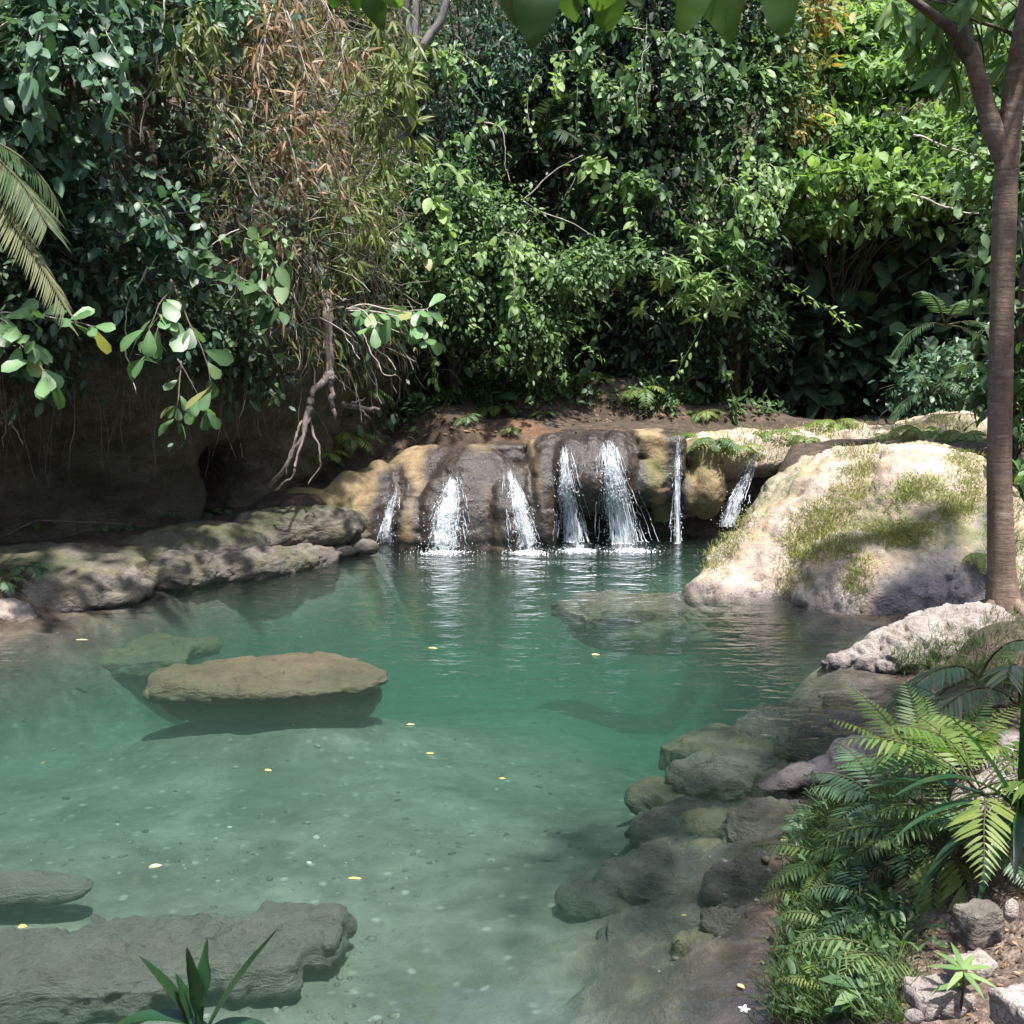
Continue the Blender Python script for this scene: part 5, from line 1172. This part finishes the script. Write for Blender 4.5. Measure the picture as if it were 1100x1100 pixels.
for k, (px, py, sz, n, mat, lab) in enumerate([
    (370, 470, .75, 11, 'fern', 'yellow green fern clump at the foot of the hanging roots'),
    (352, 488, .5, 8, 'fern', 'smaller yellow fern just under the fern clump by the roots'),
    (388, 420, .6, 8, 'mid', 'green fern on the bank beside the grey broken branch'),
    (420, 455, .45, 7, 'mid', 'small fern on the dark bank above the left trickle'),
    (530, 440, .65, 9, 'fern', 'fern hummock on the dirt slope above the dark dome'),
    (550, 462, .35, 7, 'fern', 'tiny fern on the red soil above the ledge'),
    (585, 445, .4, 7, 'fern', 'low fern on the dirt path left of the bright cascade'),
    (450, 432, .6, 9, 'mid', 'green fern hanging on the dark bank above the dome'),
    (480, 420, .55, 9, 'fern', 'fern below the dark foot of the small leaved tree'),
    (500, 450, .4, 8, 'mid', 'low plant on the mossy bank just over the dark dome'),
    (610, 420, .5, 8, 'mid', 'dark fern on the dirt slope left of the tall cascade'),
    (665, 400, .7, 9, 'fern', 'shaded fern hanging from the creeper wall foot'),
    (712, 405, .7, 9, 'mid', 'dark fern crowding the foot of the creeper column'),
    (770, 420, .7, 9, 'fern', 'fern at the edge of the dark recess'),
    (575, 400, .6, 8, 'fern', 'fern in the shade at the top of the dirt slope'),
    (640, 408, .7, 8, 'fern', 'fern under the creeper wall above the tall cascade'),
    (690, 420, .8, 9, 'fern', 'large fern at the foot of the creeper wall'),
    (735, 418, .85, 10, 'fern', 'yellowish fern at the right foot of the creeper wall'),
    (755, 445, .6, 8, 'fern', 'low fern where the dirt path meets the rock shelf'),
    (740, 470, .55, 9, 'fern', 'fern tuft at the lip over the two step trickle'),
    (768, 478, .65, 10, 'mid', 'hanging fern over the dark gap behind the boulder'),
    (792, 484, .55, 9, 'fern', 'fern dangling beside the bluish chute'),
    (828, 468, .6, 9, 'fern', 'bright fern on the rim above the bluish chute'),
    (895, 458, .65, 11, 'fern', 'tall bright fern growing on the middle of the pale shelf'),
    (865, 474, .45, 9, 'fern', 'low fern on the shelf behind the crown of the boulder'),
    (990, 466, .65, 11, 'fern', 'wide fern on the shelf directly behind the boulder top'),
    (1035, 470, .7, 10, 'fern', 'fern cluster between boulder top and trunk'),
    (950, 470, .4, 8, 'fern', 'tiny fern tucked on the shelf above the boulder'),
    (135, 567, .32, 6, 'fernblue', 'small plant at the cliff foot above the pale slab'),
    (110, 566, .25, 6, 'fernblue', 'seedling at the cliff foot beside the long thin branch'),
    (185, 553, .3, 6, 'fernblue', 'dark seedling at the cliff foot left of the cave'),
    (222, 553, .34, 7, 'fernblue', 'grey green seedling before the cave mouth'),
    (243, 550, .28, 6, 'fernblue', 'thin seedling inside the cave mouth'),
    (40, 560, .25, 5, 'fern', 'bright seedling on the shaded cliff foot at the left'),
    (30, 612, .4, 7, 'fernblue', 'leafy plant on the mossy shelf at the left rim'),
    (2, 625, .42, 7, 'fernblue', 'teal fern cut by the left rim above the pinkish rock'),
    (1062, 600, .5, 8, 'fern', 'fern between the boulder and the foot of the trunk'),
    ]):
    p, n_h = hit(px, py); p = p + n_h * .02
    fern(lab, p, n, sz, 500 + k, mat, 12, sz * .32, .16, .8, .6 if mat == 'fern' else .5, wr=.26, one=True)

# plants standing on the right bank, close to the camera
def bank(px, py): return hit(px, py)[0]
palm('palm_seedling', 'palm seedling with drooping fans in front of the trunk foot', bank(1052, 728), [((a, -.4, b), .85, .15, 17, .30, t) for a, b, t in ((-1, .25, .45), (-.7, .8, .5), (.1, 1, .6), (.8, .6, .5), (-.4, .15, .35), (.3, .3, .4), (1, .3, .4))], 601, 'fernblue', .14)
palm('palm_seedling', 'palm seedling cut by the right rim beside the trunk foot', bank(1095, 760), [((a, -.4, b), .9, .14, 18, .32, t) for a, b, t in ((-1, .5, .5), (-.8, .95, .55), (-.2, 1, .6), (.6, .8, .5), (-.6, .2, .4))], 602, 'palm', .14)
fern('tall yellow green fern rising over the sunken slabs', bank(1000, 848), 11, .68, 611, 'fern', 26, .17, .07, 1.9, .55, wr=.16)
fern('teal fern spreading over the jagged pale rock', bank(950, 866), 10, .6, 612, 'fernblue', 18, .19, .12, .9, .65, wr=.17)
fern('bright fern leaning right beside the strap leaved plant', bank(1050, 850), 10, .8, 613, 'fern', 20, .22, .11, 1.1, .55, wr=.16)
fern('low dark fern in the shade under the tall fern', bank(985, 905), 11, .6, 614, 'sedge', 16, .15, .15, .8, .35, wr=.18)
fern('fine leaved fern hanging over the sunken rocks', bank(905, 935), 14, .55, 615, 'fern', 20, .11, .13, .9, .5, wr=.2)
fern('olive fern below the fine leaved one at the waterline', bank(880, 968), 11, .36, 616, 'fern', 16, .09, .14, .9, .45, wr=.2)
for k, (px, py, n, sz, mat, lab) in enumerate([(868, 900, 9, .34, 'fernblue', 'grey green fern where the bank meets the jagged rock'), (935, 915, 10, .46, 'fern', 'mid sized fern in the thick of the bank growth'), (905, 1005, 10, .36, 'sedge', 'dark fern low on the bank above the arching frond'), (945, 975, 9, .44, 'fernblue', 'dull fern in the shade left of the drooping frond'),
    (872, 1035, 9, .30, 'fern', 'small fern over the square pitted sunken rock'), (1025, 890, 10, .5, 'sedge', 'dark fern under the strap leaved plant'), (1065, 915, 8, .42, 'fernblue', 'pale fern against the rough pink boulder'), (900, 1070, 9, .28, 'fern', 'little fern left of the broad leaved seedling'), (980, 800, 9, .5, 'fern', 'fern behind the tall yellow green one'), (1085, 815, 9, .6, 'fern', 'fern between the palm seedling and the strap leaves'), (1030, 770, 9, .5, 'fernblue', 'blue green fern below the pitted pink grey rock')]):
    fern(lab, bank(px, py), n, sz, 660 + k, mat, 17, sz * .27, .13, 1.0, .55, wr=.18)
fern('withered brown fern lying in the shade under the tall fern', bank(985, 930), 6, .42, 680, 'dry', 15, .11, .2, .5, .3, wr=.15)
fern('dead brown frond sagging over the grass at the waterline', bank(890, 1010), 3, .38, 681, 'dry', 14, .09, .2, .6, .25, wr=.14)
fern('drooping fern frond lit at its tip above the stones', bank(1005, 930) + Vector((0, 0, .10)), 2, .48, 617, 'fern', 17, .19, .22, .55, .8, arc=(-1.9, -1.3), wr=.17)
fern('narrow leaved frond arching left over the grass', bank(965, 1035), 3, .52, 618, 'sedge', 13, .13, .10, .8, .75, arc=(-3.3, -2.3), wr=.14)
fern('thin frond beside the narrow leaved arching one', bank(985, 1045), 2, .40, 619, 'sedge', 12, .11, .10, 1.0, .6, arc=(-2.6, -1.2), wr=.13)

def strap_plant(label, base, blades, mat, seed, W=.045, name='strap_leaved_plant'):
    r = np.random.default_rng(seed); root = empty(name, base); tag(root, label, 'plant')
    for d, ln, bend in blades:
        b = Buf(); d = np.array(d, float); side = np.cross(nrm(d), UP)
        # a long arching blade: strip along a drooping path, folded along its midrib
        pth = walk(r, r.normal(0, .01, 3), d, ln, 14, .015, bend); t = np.linspace(0, 1, len(pth))
        T = nrm(np.gradient(pth, axis=0)); S = nrm(np.cross(T, UP + .01)); Nn = np.cross(S, T)
        w_ = W * np.minimum(1, .45 + 2.2 * t) * np.clip((1 - t) * 2.6, 0, 1) ** .8 / 2 + .0006
        l_, c_, r_ = pth - S * w_[:, None] + Nn * w_[:, None] * .35, pth, pth + S * w_[:, None] + Nn * w_[:, None] * .35
        m_ = len(pth); i = np.arange(m_ - 1)
        b.add(np.r_[l_, c_, r_], [np.stack([i, i + m_, i + m_ + 1, i + 1], -1), np.stack([i + m_, i + 2 * m_, i + 2 * m_ + 1, i + m_ + 1], -1)], np.clip(r.normal(.5, .25), 0, 1))
        link('leaf', b.mesh('leaf'), root, M_leaf[mat])
strap_plant('dark strap leaved plant cut by the right rim among the ferns', bank(1100, 885), [((-.7, -.3, .9), .85, .09), ((-.2, -.6, 1), .9, .08), ((-.9, .2, .9), .8, .1), ((.1, -.5, .9), .8, .12), ((-.5, -.1, 1), .75, .05), ((-.15, -.2, 1.2), .8, .02), ((-.8, -.2, .8), .75, .11), ((-.9, -.3, .5), .7, .16), ((-.6, -.5, .7), .6, .18), ((.2, -.1, 1), .8, .04), ((-.3, -.5, .9), .65, .16), ((.5, -.2, .8), .7, .09), ((-.9, .1, .3), .55, .17)], 'strap', 631, .05)
strap_plant('dark green strap leaves rising from below the lower edge', at_y(222, 1118, 2.3), [((-.03, .02, 1), .24, .0), ((.10, .02, 1), .25, -.01), ((-.42, .0, .9), .27, .03), ((-.22, 0, 1), .16, .02), ((.55, .05, 1), .30, .02), ((-.95, 0, .75), .28, .10), ((.9, .2, .5), .2, .1)], 'strap', 632, .046)
strap_plant('thin grassy sedge bending over the low jagged rock', bank(892, 885), [((math.cos(a), math.sin(a) - .3, 1.0), .30, .09) for a in np.linspace(0, 6.2, 16)], 'sedge', 633, .012, 'sedge')
def seedling(label, base, whorl, mat, seed, stem_h=.15, name='seedling', tm=T_NEAR):
    r = np.random.default_rng(seed); root = empty(name, base); tag(root, label, 'plant')
    b = Buf(); tube(b, np.array([(0, 0, -.02), (.005, 0, stem_h * .5), (0, -.005, stem_h)]), [.005, .004, .003], 5, .5); link('stem', b.mesh('stem'), root, M_fstem)
    for a, el, L, W_, hgt in whorl:
        b = Buf(); d = np.array([math.cos(a) * math.cos(el), math.sin(a) * math.cos(el), math.sin(el)])
        leaves(b, np.array([[0, 0, stem_h * hgt]]), d, UP * 1.0 + np.array([0, -.25, 0]), L, W_, r.uniform(.35, .95), tm, .25, .16)
        link('leaf', b.mesh('leaf'), root, M_leaf[mat])
seedling('seedling with broad glossy leaves at the lower right', bank(925, 1092), [(2.9, .25, .17, .062, 1), (3.6, .0, .14, .055, .9), (.3, .35, .16, .05, 1), (-.9, -.1, .13, .055, .9), (1.2, .5, .15, .055, 1), (-.1, -.15, .17, .045, .6), (4.6, -.1, .11, .05, .8), (2.2, .1, .13, .05, .5)], 'mid', 641, .13)
seedling('lobed bright green seedling among the pink stones', bank(1032, 1080), [(a, e, .11, .024, h) for a, e, h in ((.1, .2, 1), (.8, .3, 1), (1.6, .6, 1), (2.3, .4, 1), (3.0, .2, 1), (3.9, .0, .95), (5.0, -.1, .95), (5.7, .05, .9), (.4, .1, .7), (3.4, .1, .6))], 'light', 642, .13, tm=T_LANCE)
seedling('small leafy sprig on the grass by the white flower', bank(832, 1088), [(a, e, .05, .022, h) for a, e, h in ((.1, .3, 1), (1.5, .6, 1), (2.6, .3, 1), (4.0, .1, .8), (5.2, .1, .8), (.7, .1, .5))], 'blue', 643, .07)
# white flower on a leaning stalk
fb_ = at_y(812, 1105, 4.1); root = empty('wild_flower', fb_); tag(root, 'single white flower leaning on a thin stalk at the lower edge', 'flower')
b = Buf(); tube(b, np.array([(0, 0, 0), (-.02, -.01, .05), (-.055, -.02, .098)]), .0018, 5, .5); link('stalk', b.mesh('stalk'), root, M_leaf['sedge'])
m, nt = new_mat('white_petal'); N = NT(nt); N.out(N('ShaderNodeBsdfPrincipled', {'Base Color': (.75, .72, .76, 1), 'Roughness': .6}).outputs[0]); M_petal = m
b = Buf(); an = np.linspace(0, 2 * np.pi, 6)[:5]; leaves(b, np.tile([[-.055, -.02, .098]], (5, 1)), np.c_[np.cos(an), np.sin(an) - .3, np.full(5, .5)], UP, .024, .013, .5, T_FULL, .3, .1); link('petals', b.mesh('petals'), root, M_petal)

# ------------------------------------------------------------------ short moss grass on the boulder, grass on the banks (stuff)
def tufts(buf, rng, pts, nrms, blades, L, W_, spread=.05, lean=.5):
    pts = np.asarray(pts, float); n = len(pts)
    P = np.repeat(pts, blades, 0) + rng.normal(0, spread, (n * blades, 3)) * np.array([1, 1, .25])
    D = UP * .8 + np.repeat(np.asarray(nrms, float), blades, 0) * .5 + rng.normal(0, lean, (n * blades, 3))
    s = rng.uniform(.5, 1.3, n * blades)
    t = np.clip(np.repeat(rng.uniform(.2, .8, n), blades) + rng.normal(0, .15, n * blades), 0, 1)
    leaves(buf, P, D, rng.normal(0, 1, (n * blades, 3)), L * s, W_, t, T_DIA, .35, .1)
def in_poly(px, py, poly):
    return poly_sd(np.c_[px, py], poly) < 0
def poly_hits(rng, poly, n, only):
    poly = np.array(poly, float); lo, hi = poly.min(0), poly.max(0); out, nn = [], []
    a = rng.uniform(lo[0], hi[0], n * 3); b = rng.uniform(lo[1], hi[1], n * 3); ok = in_poly(a + rng.normal(0, 7, n * 3), b + rng.normal(0, 5, n * 3), poly)
    for x, y in list(zip(a[ok], b[ok]))[:n]:
        h, m_ = hit(x, y)
        d = ray(x, y).normalized()
        best = None
        for nm in only:
            hh = bv_rocks[nm].ray_cast(CAMP, d) if nm in bv_rocks else bv_ground.ray_cast(CAMP, d)
            if hh[0] is not None and (h - hh[0]).length < .02: best = hh
        if best: out.append(best[0][:]); nn.append(best[1][:])
    return np.array(out).reshape(-1, 3), np.array(nn).reshape(-1, 3)
gb = Buf(); bname = boulder.name
for poly, n in [([(842, 600), (850, 565), (880, 540), (915, 518), (932, 535), (905, 560), (925, 575), (918, 595), (870, 605)], 430), ([(925, 560), (1000, 560), (1003, 580), (940, 590)], 160), ([(960, 520), (1000, 512), (1008, 532), (970, 540)], 90),
    ([(1010, 490), (1048, 485), (1052, 540), (1020, 565), (1008, 550), (1030, 515)], 200), ([(752, 615), (756, 575), (778, 545), (806, 535), (808, 560), (790, 590), (770, 612)], 240), ([(905, 620), (915, 595), (940, 595), (930, 630), (910, 645)], 70),
    ([(900, 505), (930, 490), (945, 500), (920, 520)], 60), ([(830, 640), (860, 590), (880, 600), (850, 640)], 50), ([(895, 480), (960, 478), (940, 490), (900, 495)], 30)]:
    P, nn = poly_hits(rng, poly, int(n * 1.25), [bname]); tufts(gb, rng, P, nn, 14, .075, .008, .06, .7)
P, nn = poly_hits(rng, [(735, 478), (735, 455), (870, 445), (960, 450), (1050, 448), (1050, 480), (900, 480), (840, 500), (780, 490)], 260, [plat.name]); tufts(gb, rng, P, nn, 10, .12, .012, .09, .5)
stuff('grass', 'short yellow green moss grass on the boulder and the pale shelf', gb, M_leaf['grass'])
gb = Buf()
for poly, n in [([(835, 1100), (850, 1000), (862, 940), (870, 880), (900, 850), (930, 880), (910, 960), (900, 1100)], 520), ([(890, 990), (960, 980), (975, 1100), (880, 1100)], 160), ([(905, 860), (1000, 830), (1040, 900), (930, 940)], 130), ([(1000, 690), (1060, 660), (1100, 660), (1100, 760), (1020, 740)], 120), ([(960, 705), (1000, 690), (1010, 720), (975, 725)], 40), ([(1060, 520), (1100, 500), (1100, 640), (1065, 640)], 120)]:
    P, nn = poly_hits(rng, poly, n, ['ground'] + list(bv_rocks)); tufts(gb, rng, P, nn, 12, .13, .006, .05, .6)
stuff('grass', 'thin green grass along the right bank', gb, M_leaf['sedge'])
gb = Buf()
for poly, n in [([(840, 1100), (850, 1000), (865, 920), (885, 860), (960, 850), (1000, 920), (960, 960), (1000, 1000), (960, 1100)], 420)]:
    P, nn = poly_hits(rng, poly, n, ['ground']); spray(gb, rng, P + nn * .05, nn, 5, .05, .05, .022, T_OVAL, .1)
stuff('ground_cover', 'small leaved ground cover on the right bank', gb, M_leaf['mid'])
gb = Buf(); P, nn = poly_hits(rng, [(400, 455), (405, 400), (760, 395), (800, 440), (700, 440), (640, 425), (560, 430), (520, 455), (470, 450)], 1700, ['ground']); P2_, nn2_ = poly_hits(rng, [(730, 445), (730, 405), (1010, 415), (1010, 446)], 600, ['ground', plat.name]); P = np.r_[P, P2_]; nn = np.r_[nn, nn2_]; nn = nn + np.array([0, -.4, 0])
P = P[fbm(P, 1.2, 3, 8) > -.05]; spray(gb, rng, P + UP * .08, np.tile([0, -.6, .6], (len(P), 1)), 6, .10, .12, .05, T_OVAL, .2)
stuff('ground_cover', 'low leafy cover creeping over the dirt slope above the falls', gb, M_leaf['mid'])
# leaf litter on the dirt slope and the bank
gb = Buf(); P, nn = poly_hits(rng, [(400, 470), (420, 415), (560, 405), (740, 430), (730, 455), (640, 455), (540, 470)], 500, ['ground', falls.name]); leaves(gb, P + nn * .012, rng.normal(0, 1, (len(P), 3)) * np.array([1, 1, .2]), nn, .09, .04, rng.uniform(0, .8, len(P)), T_OVAL, .1, .1)
P, nn = poly_hits(rng, [(1000, 900), (1100, 880), (1100, 1100), (960, 1100)], 500, ['ground']); leaves(gb, P + nn * .006, rng.normal(0, 1, (len(P), 3)) * np.array([1, 1, .2]), nn, .028, .012, rng.uniform(0, .9, len(P)), T_OVAL, .1, .1)
stuff('leaf_litter', 'dead brown leaves strewn over the soil', gb, M_leaf['dry'])

# ------------------------------------------------------------------ the forked tree on the right
tb_ = np.array(gpt(1078, 652)); tb_[2] -= .1
troot = empty('forked_tree', tb_); tag(troot, 'slim ringed trunk forking near the top at the right rim', 'tree')
def tp(px, py, Y): return np.array(at_y(px, py, Y)) - tb_
Yt = tb_[1]
def limb(name, pts, rads, mat=M_trunk, n=30, sides=14):
    pts = np.array(pts); x = np.linspace(0, 1, len(pts)); xi = np.linspace(0, 1, n); q = np.stack([np.interp(xi, x, pts[:, j]) for j in range(3)], 1)
    for _ in range(4): q[1:-1] = q[:-2] * .25 + q[1:-1] * .5 + q[2:] * .25
    rr = np.interp(xi, np.linspace(0, 1, len(rads)), rads) * (1 + .035 * fbm(np.c_[xi * 22, xi * 0, xi * 0], 1, 3, 5))
    b = Buf(); tube(b, q, rr, sides, .5); return link(name, b.mesh(name), troot, mat)
mpp = np.linalg.norm(np.array(at_y(1078, 400, Yt)) - np.array(at_y(1079, 400, Yt)))
for dx, dy in ((-.30, -.12), (.16, -.30), (.3, .05), (-.12, .25)):
    limb('root', [(dx * .12, dy * .12, .22), (dx * .55, dy * .55, .10), (dx, dy, .02), (dx * 1.7, dy * 1.7, -.05)], [.07, .06, .04, .02], M_trunk, 14, 8)
limb('trunk', [tp(1079, 665, Yt), tp(1076, 620, Yt), tp(1073, 500, Yt), tp(1075, 400, Yt), tp(1077, 300, Yt), tp(1080, 200, Yt), tp(1084, 150, Yt), tp(1090, 90, Yt), tp(1098, 40, Yt - .1), tp(1118, -60, Yt - .2)], np.array([22, 14.5, 12.8, 12.4, 12.2, 12, 11.7, 11, 10.5, 9]) * mpp, n=60)
limb('limb', [tp(1080, 180, Yt), tp(1068, 145, Yt), tp(1058, 110, Yt), tp(1048, 75, Yt - .1), tp(1041, 48, Yt - .1)], np.array([8, 10.5, 9.5, 8.5, 8]) * mpp)
limb('limb', [tp(1043, 60, Yt - .1), tp(1030, 38, Yt - .2), tp(1005, 18, Yt - .3), tp(975, -4, Yt - .4), tp(930, -40, Yt - .5)], np.array([6.5, 6, 4.8, 4, 3]) * mpp, M_twig)
limb('limb', [tp(1046, 70, Yt), tp(1025, 40, Yt + .3), tp(1012, 10, Yt + .5), tp(1000, -40, Yt + .6)], np.array([7, 7, 6.5, 6]) * mpp)
limb('limb', [tp(1042, 50, Yt - .1), tp(1036, 25, Yt), tp(1033, -5, Yt), tp(1030, -60, Yt)], np.array([5.5, 4, 3.5, 3]) * mpp, M_gray)
limb('limb', [tp(1092, 40, Yt), tp(1075, 30, Yt), tp(1052, 24, Yt), tp(1038, 18, Yt)], np.array([2.2, 2, 1.7, 1.2]) * mpp, M_twig)
r = np.random.default_rng(77); lb, sb = Buf(), Buf()
for px, py, dY, k in [(1000, 60, .3, 9), (1015, 45, .1, 9), (985, 40, .2, 8), (1030, 90, .3, 8), (1020, 70, -.1, 8), (1055, 40, .4, 8), (1040, 15, .3, 9), (1010, 15, 0, 9), (975, 20, .2, 8), (1070, 20, .2, 9), (1085, 60, .5, 7), (1060, 100, .5, 7), (990, 5, .3, 9), (960, 0, .2, 8), (1095, 10, 0, 8), (1050, -10, -.3, 9), (1010, -15, .5, 9)]:
    c = tp(px, py, Yt + dY); D = np.c_[r.normal(0, .6, k), r.normal(0, .6, k), r.uniform(-1.3, -.1, k)]; s = r.uniform(.7, 1.2, k)
    leaves(lb, np.tile(c, (k, 1)), D, UP * .4 + np.array([0, -.5, 0]) + r.normal(0, .5, (k, 3)), .36 * s, .085 * s, np.clip(r.normal(.45, .25, k), 0, 1), T_STRAP, .15, .14)
    tube(sb, np.array([c, c + (tp(1045, 20, Yt) - c) * .4 + np.array([0, 0, .15]), tp(1043, 10, Yt)]), [.006, .009, .012], 4, .5)
P, O = ell_points(r, [(*tp(1200, -190, Yt - .6), 1.3, 1.3, .7)], 90)
whorls(lb, r, P, O * .3 + UP * .5, 8, .36, .08, T_LANCE, None, .5)
link('foliage', lb.mesh('foliage'), troot, M_leaf['light']); link('twig', sb.mesh('twig'), troot, M_twig)

# leafy bough hanging into the top of the view just before the camera
r = np.random.default_rng(88); bb = at_y(400, -60, 1.75); root = empty('overhanging_tree', bb); tag(root, 'dark leafy tree whose nearest leaves hang into the top edge', 'tree')
sb = Buf(); q = np.array([(-.6, .1, .12), (-.1, 0, .02), (.25, 0, .0), (.55, .05, .03), (.9, .0, .01)]); tube(sb, q, [.012, .01, .008, .007, .004], 6, .5); link('stem', sb.mesh('stem'), root, M_twig)
for px, tip, w_, lean in [(356, 6, 26, -.2), (372, 14, 30, 0), (395, 20, 36, .1), (418, 16, 34, .25), (552, 28, 30, -.1), (575, 37, 40, .05), (562, 20, 26, .3), (612, 28, 44, 0), (640, 12, 34, -.2), (660, 22, 36, .15), (752, 12, 34, -.2), (778, 18, 46, -.05), (800, 21, 44, .05), (826, 17, 36, .3), (690, 6, 34, .1)]:
    t_ = np.array(at_y(px, tip, 1.75 + r.uniform(-.12, .12))) - np.array(bb); L_ = r.uniform(.11, .14); W_ = w_ * 1.75 / FPX * 1.2
    d = np.array([lean * .9 + r.normal(0, .25), r.uniform(-.7, .5), -1.0]); st = t_ - nrm(d) * L_
    b = Buf(); leaves(b, st[None], d, np.array([r.uniform(-1.1, 1.1), -1, .35]), L_, W_, r.uniform(0, 1), T_ROUND if r.random() < .45 else T_NEAR, r.uniform(.1, .5), .22, .03, r)
    tube(b, np.array([st, (st + np.array([st[0], 0, .03])) / 2, np.array([st[0], 0, .02])]), .0018, 4, .3)
    link('leaf', b.mesh('leaf'), root, M_leaf['shade'])

lb, sb = Buf(), Buf(); o3 = np.array(bb)
tube(sb, np.array([(3.6, -2.4, .9), (3.5, -2.2, 3), (3.2, -1.6, 5.2), (2.4, 0, 6.4), (2.2, 2.2, 6.9), (2.8, 4.6, 7.1)]) - o3, [.2, .17, .14, .10, .07, .04], 9, .5)
sl_ = Buf(); tube(sl_, np.array([(3.2, -1.6, 5.2), (1.6, -.4, 5.2), (.4, .8, 4.4), (-.2, 1.5, 3.75)]) - o3, [.09, .06, .03, .012], 7, .5)
for l in [(2.9, 4.9, 7.0, 1.5, 1.5, .6), (3.7, 6.6, 7.4, 1.2, 1.0, .5), (4.4, 4.6, 7.2, 1.1, 1.3, .6)]:
    P, O = ell_points(r, [tuple(np.array(l[:3]) - o3) + l[3:]], 120); P = P[fbm(P, .9, 3, 4) > -.1]; spray(lb, r, P, UP, 7, .2, .2, .11, T_OVAL, .5)
link('trunk', sb.mesh('trunk'), root, M_gray); link('limb', sl_.mesh('limb'), root, M_gray); link('crown', lb.mesh('crown'), root, M_leaf['mid'])

# ------------------------------------------------------------------ leaves afloat on the pool
for k, (px, py, L_, W_, a, lab) in enumerate([
    (167, 930, .075, .045, .5, 'large yellow leaf afloat left of the middle of the near pool'), (381, 943, .080, .022, .05, 'narrow cream leaf afloat above the grooved slab'), (288, 827, .055, .028, -.1, 'small cream leaf afloat below the layered boulder'),
    (441, 778, .07, .03, .1, 'pale leaf afloat right of the layered boulder'), (462, 809, .06, .03, .2, 'pale leaf afloat in the centre of the pool'), (46, 819, .05, .02, 1.4, 'brown leaf afloat near the left rim'),
    (640, 703, .09, .05, .3, 'yellow leaf afloat in front of the boulder toe'), (465, 696, .10, .04, 0, 'dull leaf afloat beyond the layered boulder'), (24, 995, .045, .04, .3, 'pinkish petal afloat at the lower left'),
    (796, 1059, .045, .028, -.9, 'bright yellow leaf on the sunken rock by the white flower'), (735, 983, .035, .018, .1, 'orange leaf afloat over the drowned shelf'), (842, 902, .045, .02, .2, 'cream leaf by the grassy bank'),
    (88, 687, .13, .04, .2, 'small tan leaf lying by the left bank'), (540, 836, .05, .02, .1, 'thin tan leaf afloat right of the pool centre')]):
    p = at_z(px, py, .006); b = Buf()
    leaves(b, np.array([[-L_ / 2 * math.cos(a), -L_ / 2 * math.sin(a), 0]]), np.array([math.cos(a), math.sin(a), 0.02]), UP, L_, W_, (.5 if k % 3 else .9) if k not in (5, 10) else .1, T_FULL, .08, .12)
    o = link('fallen_leaf', b.mesh('fallen_leaf'), mat=M_leaf['floatl'] if k not in (5, 10) else M_leaf['yellow']); o.location = p; tag(o, lab, 'leaf', 'fallen leaves afloat on the pool')
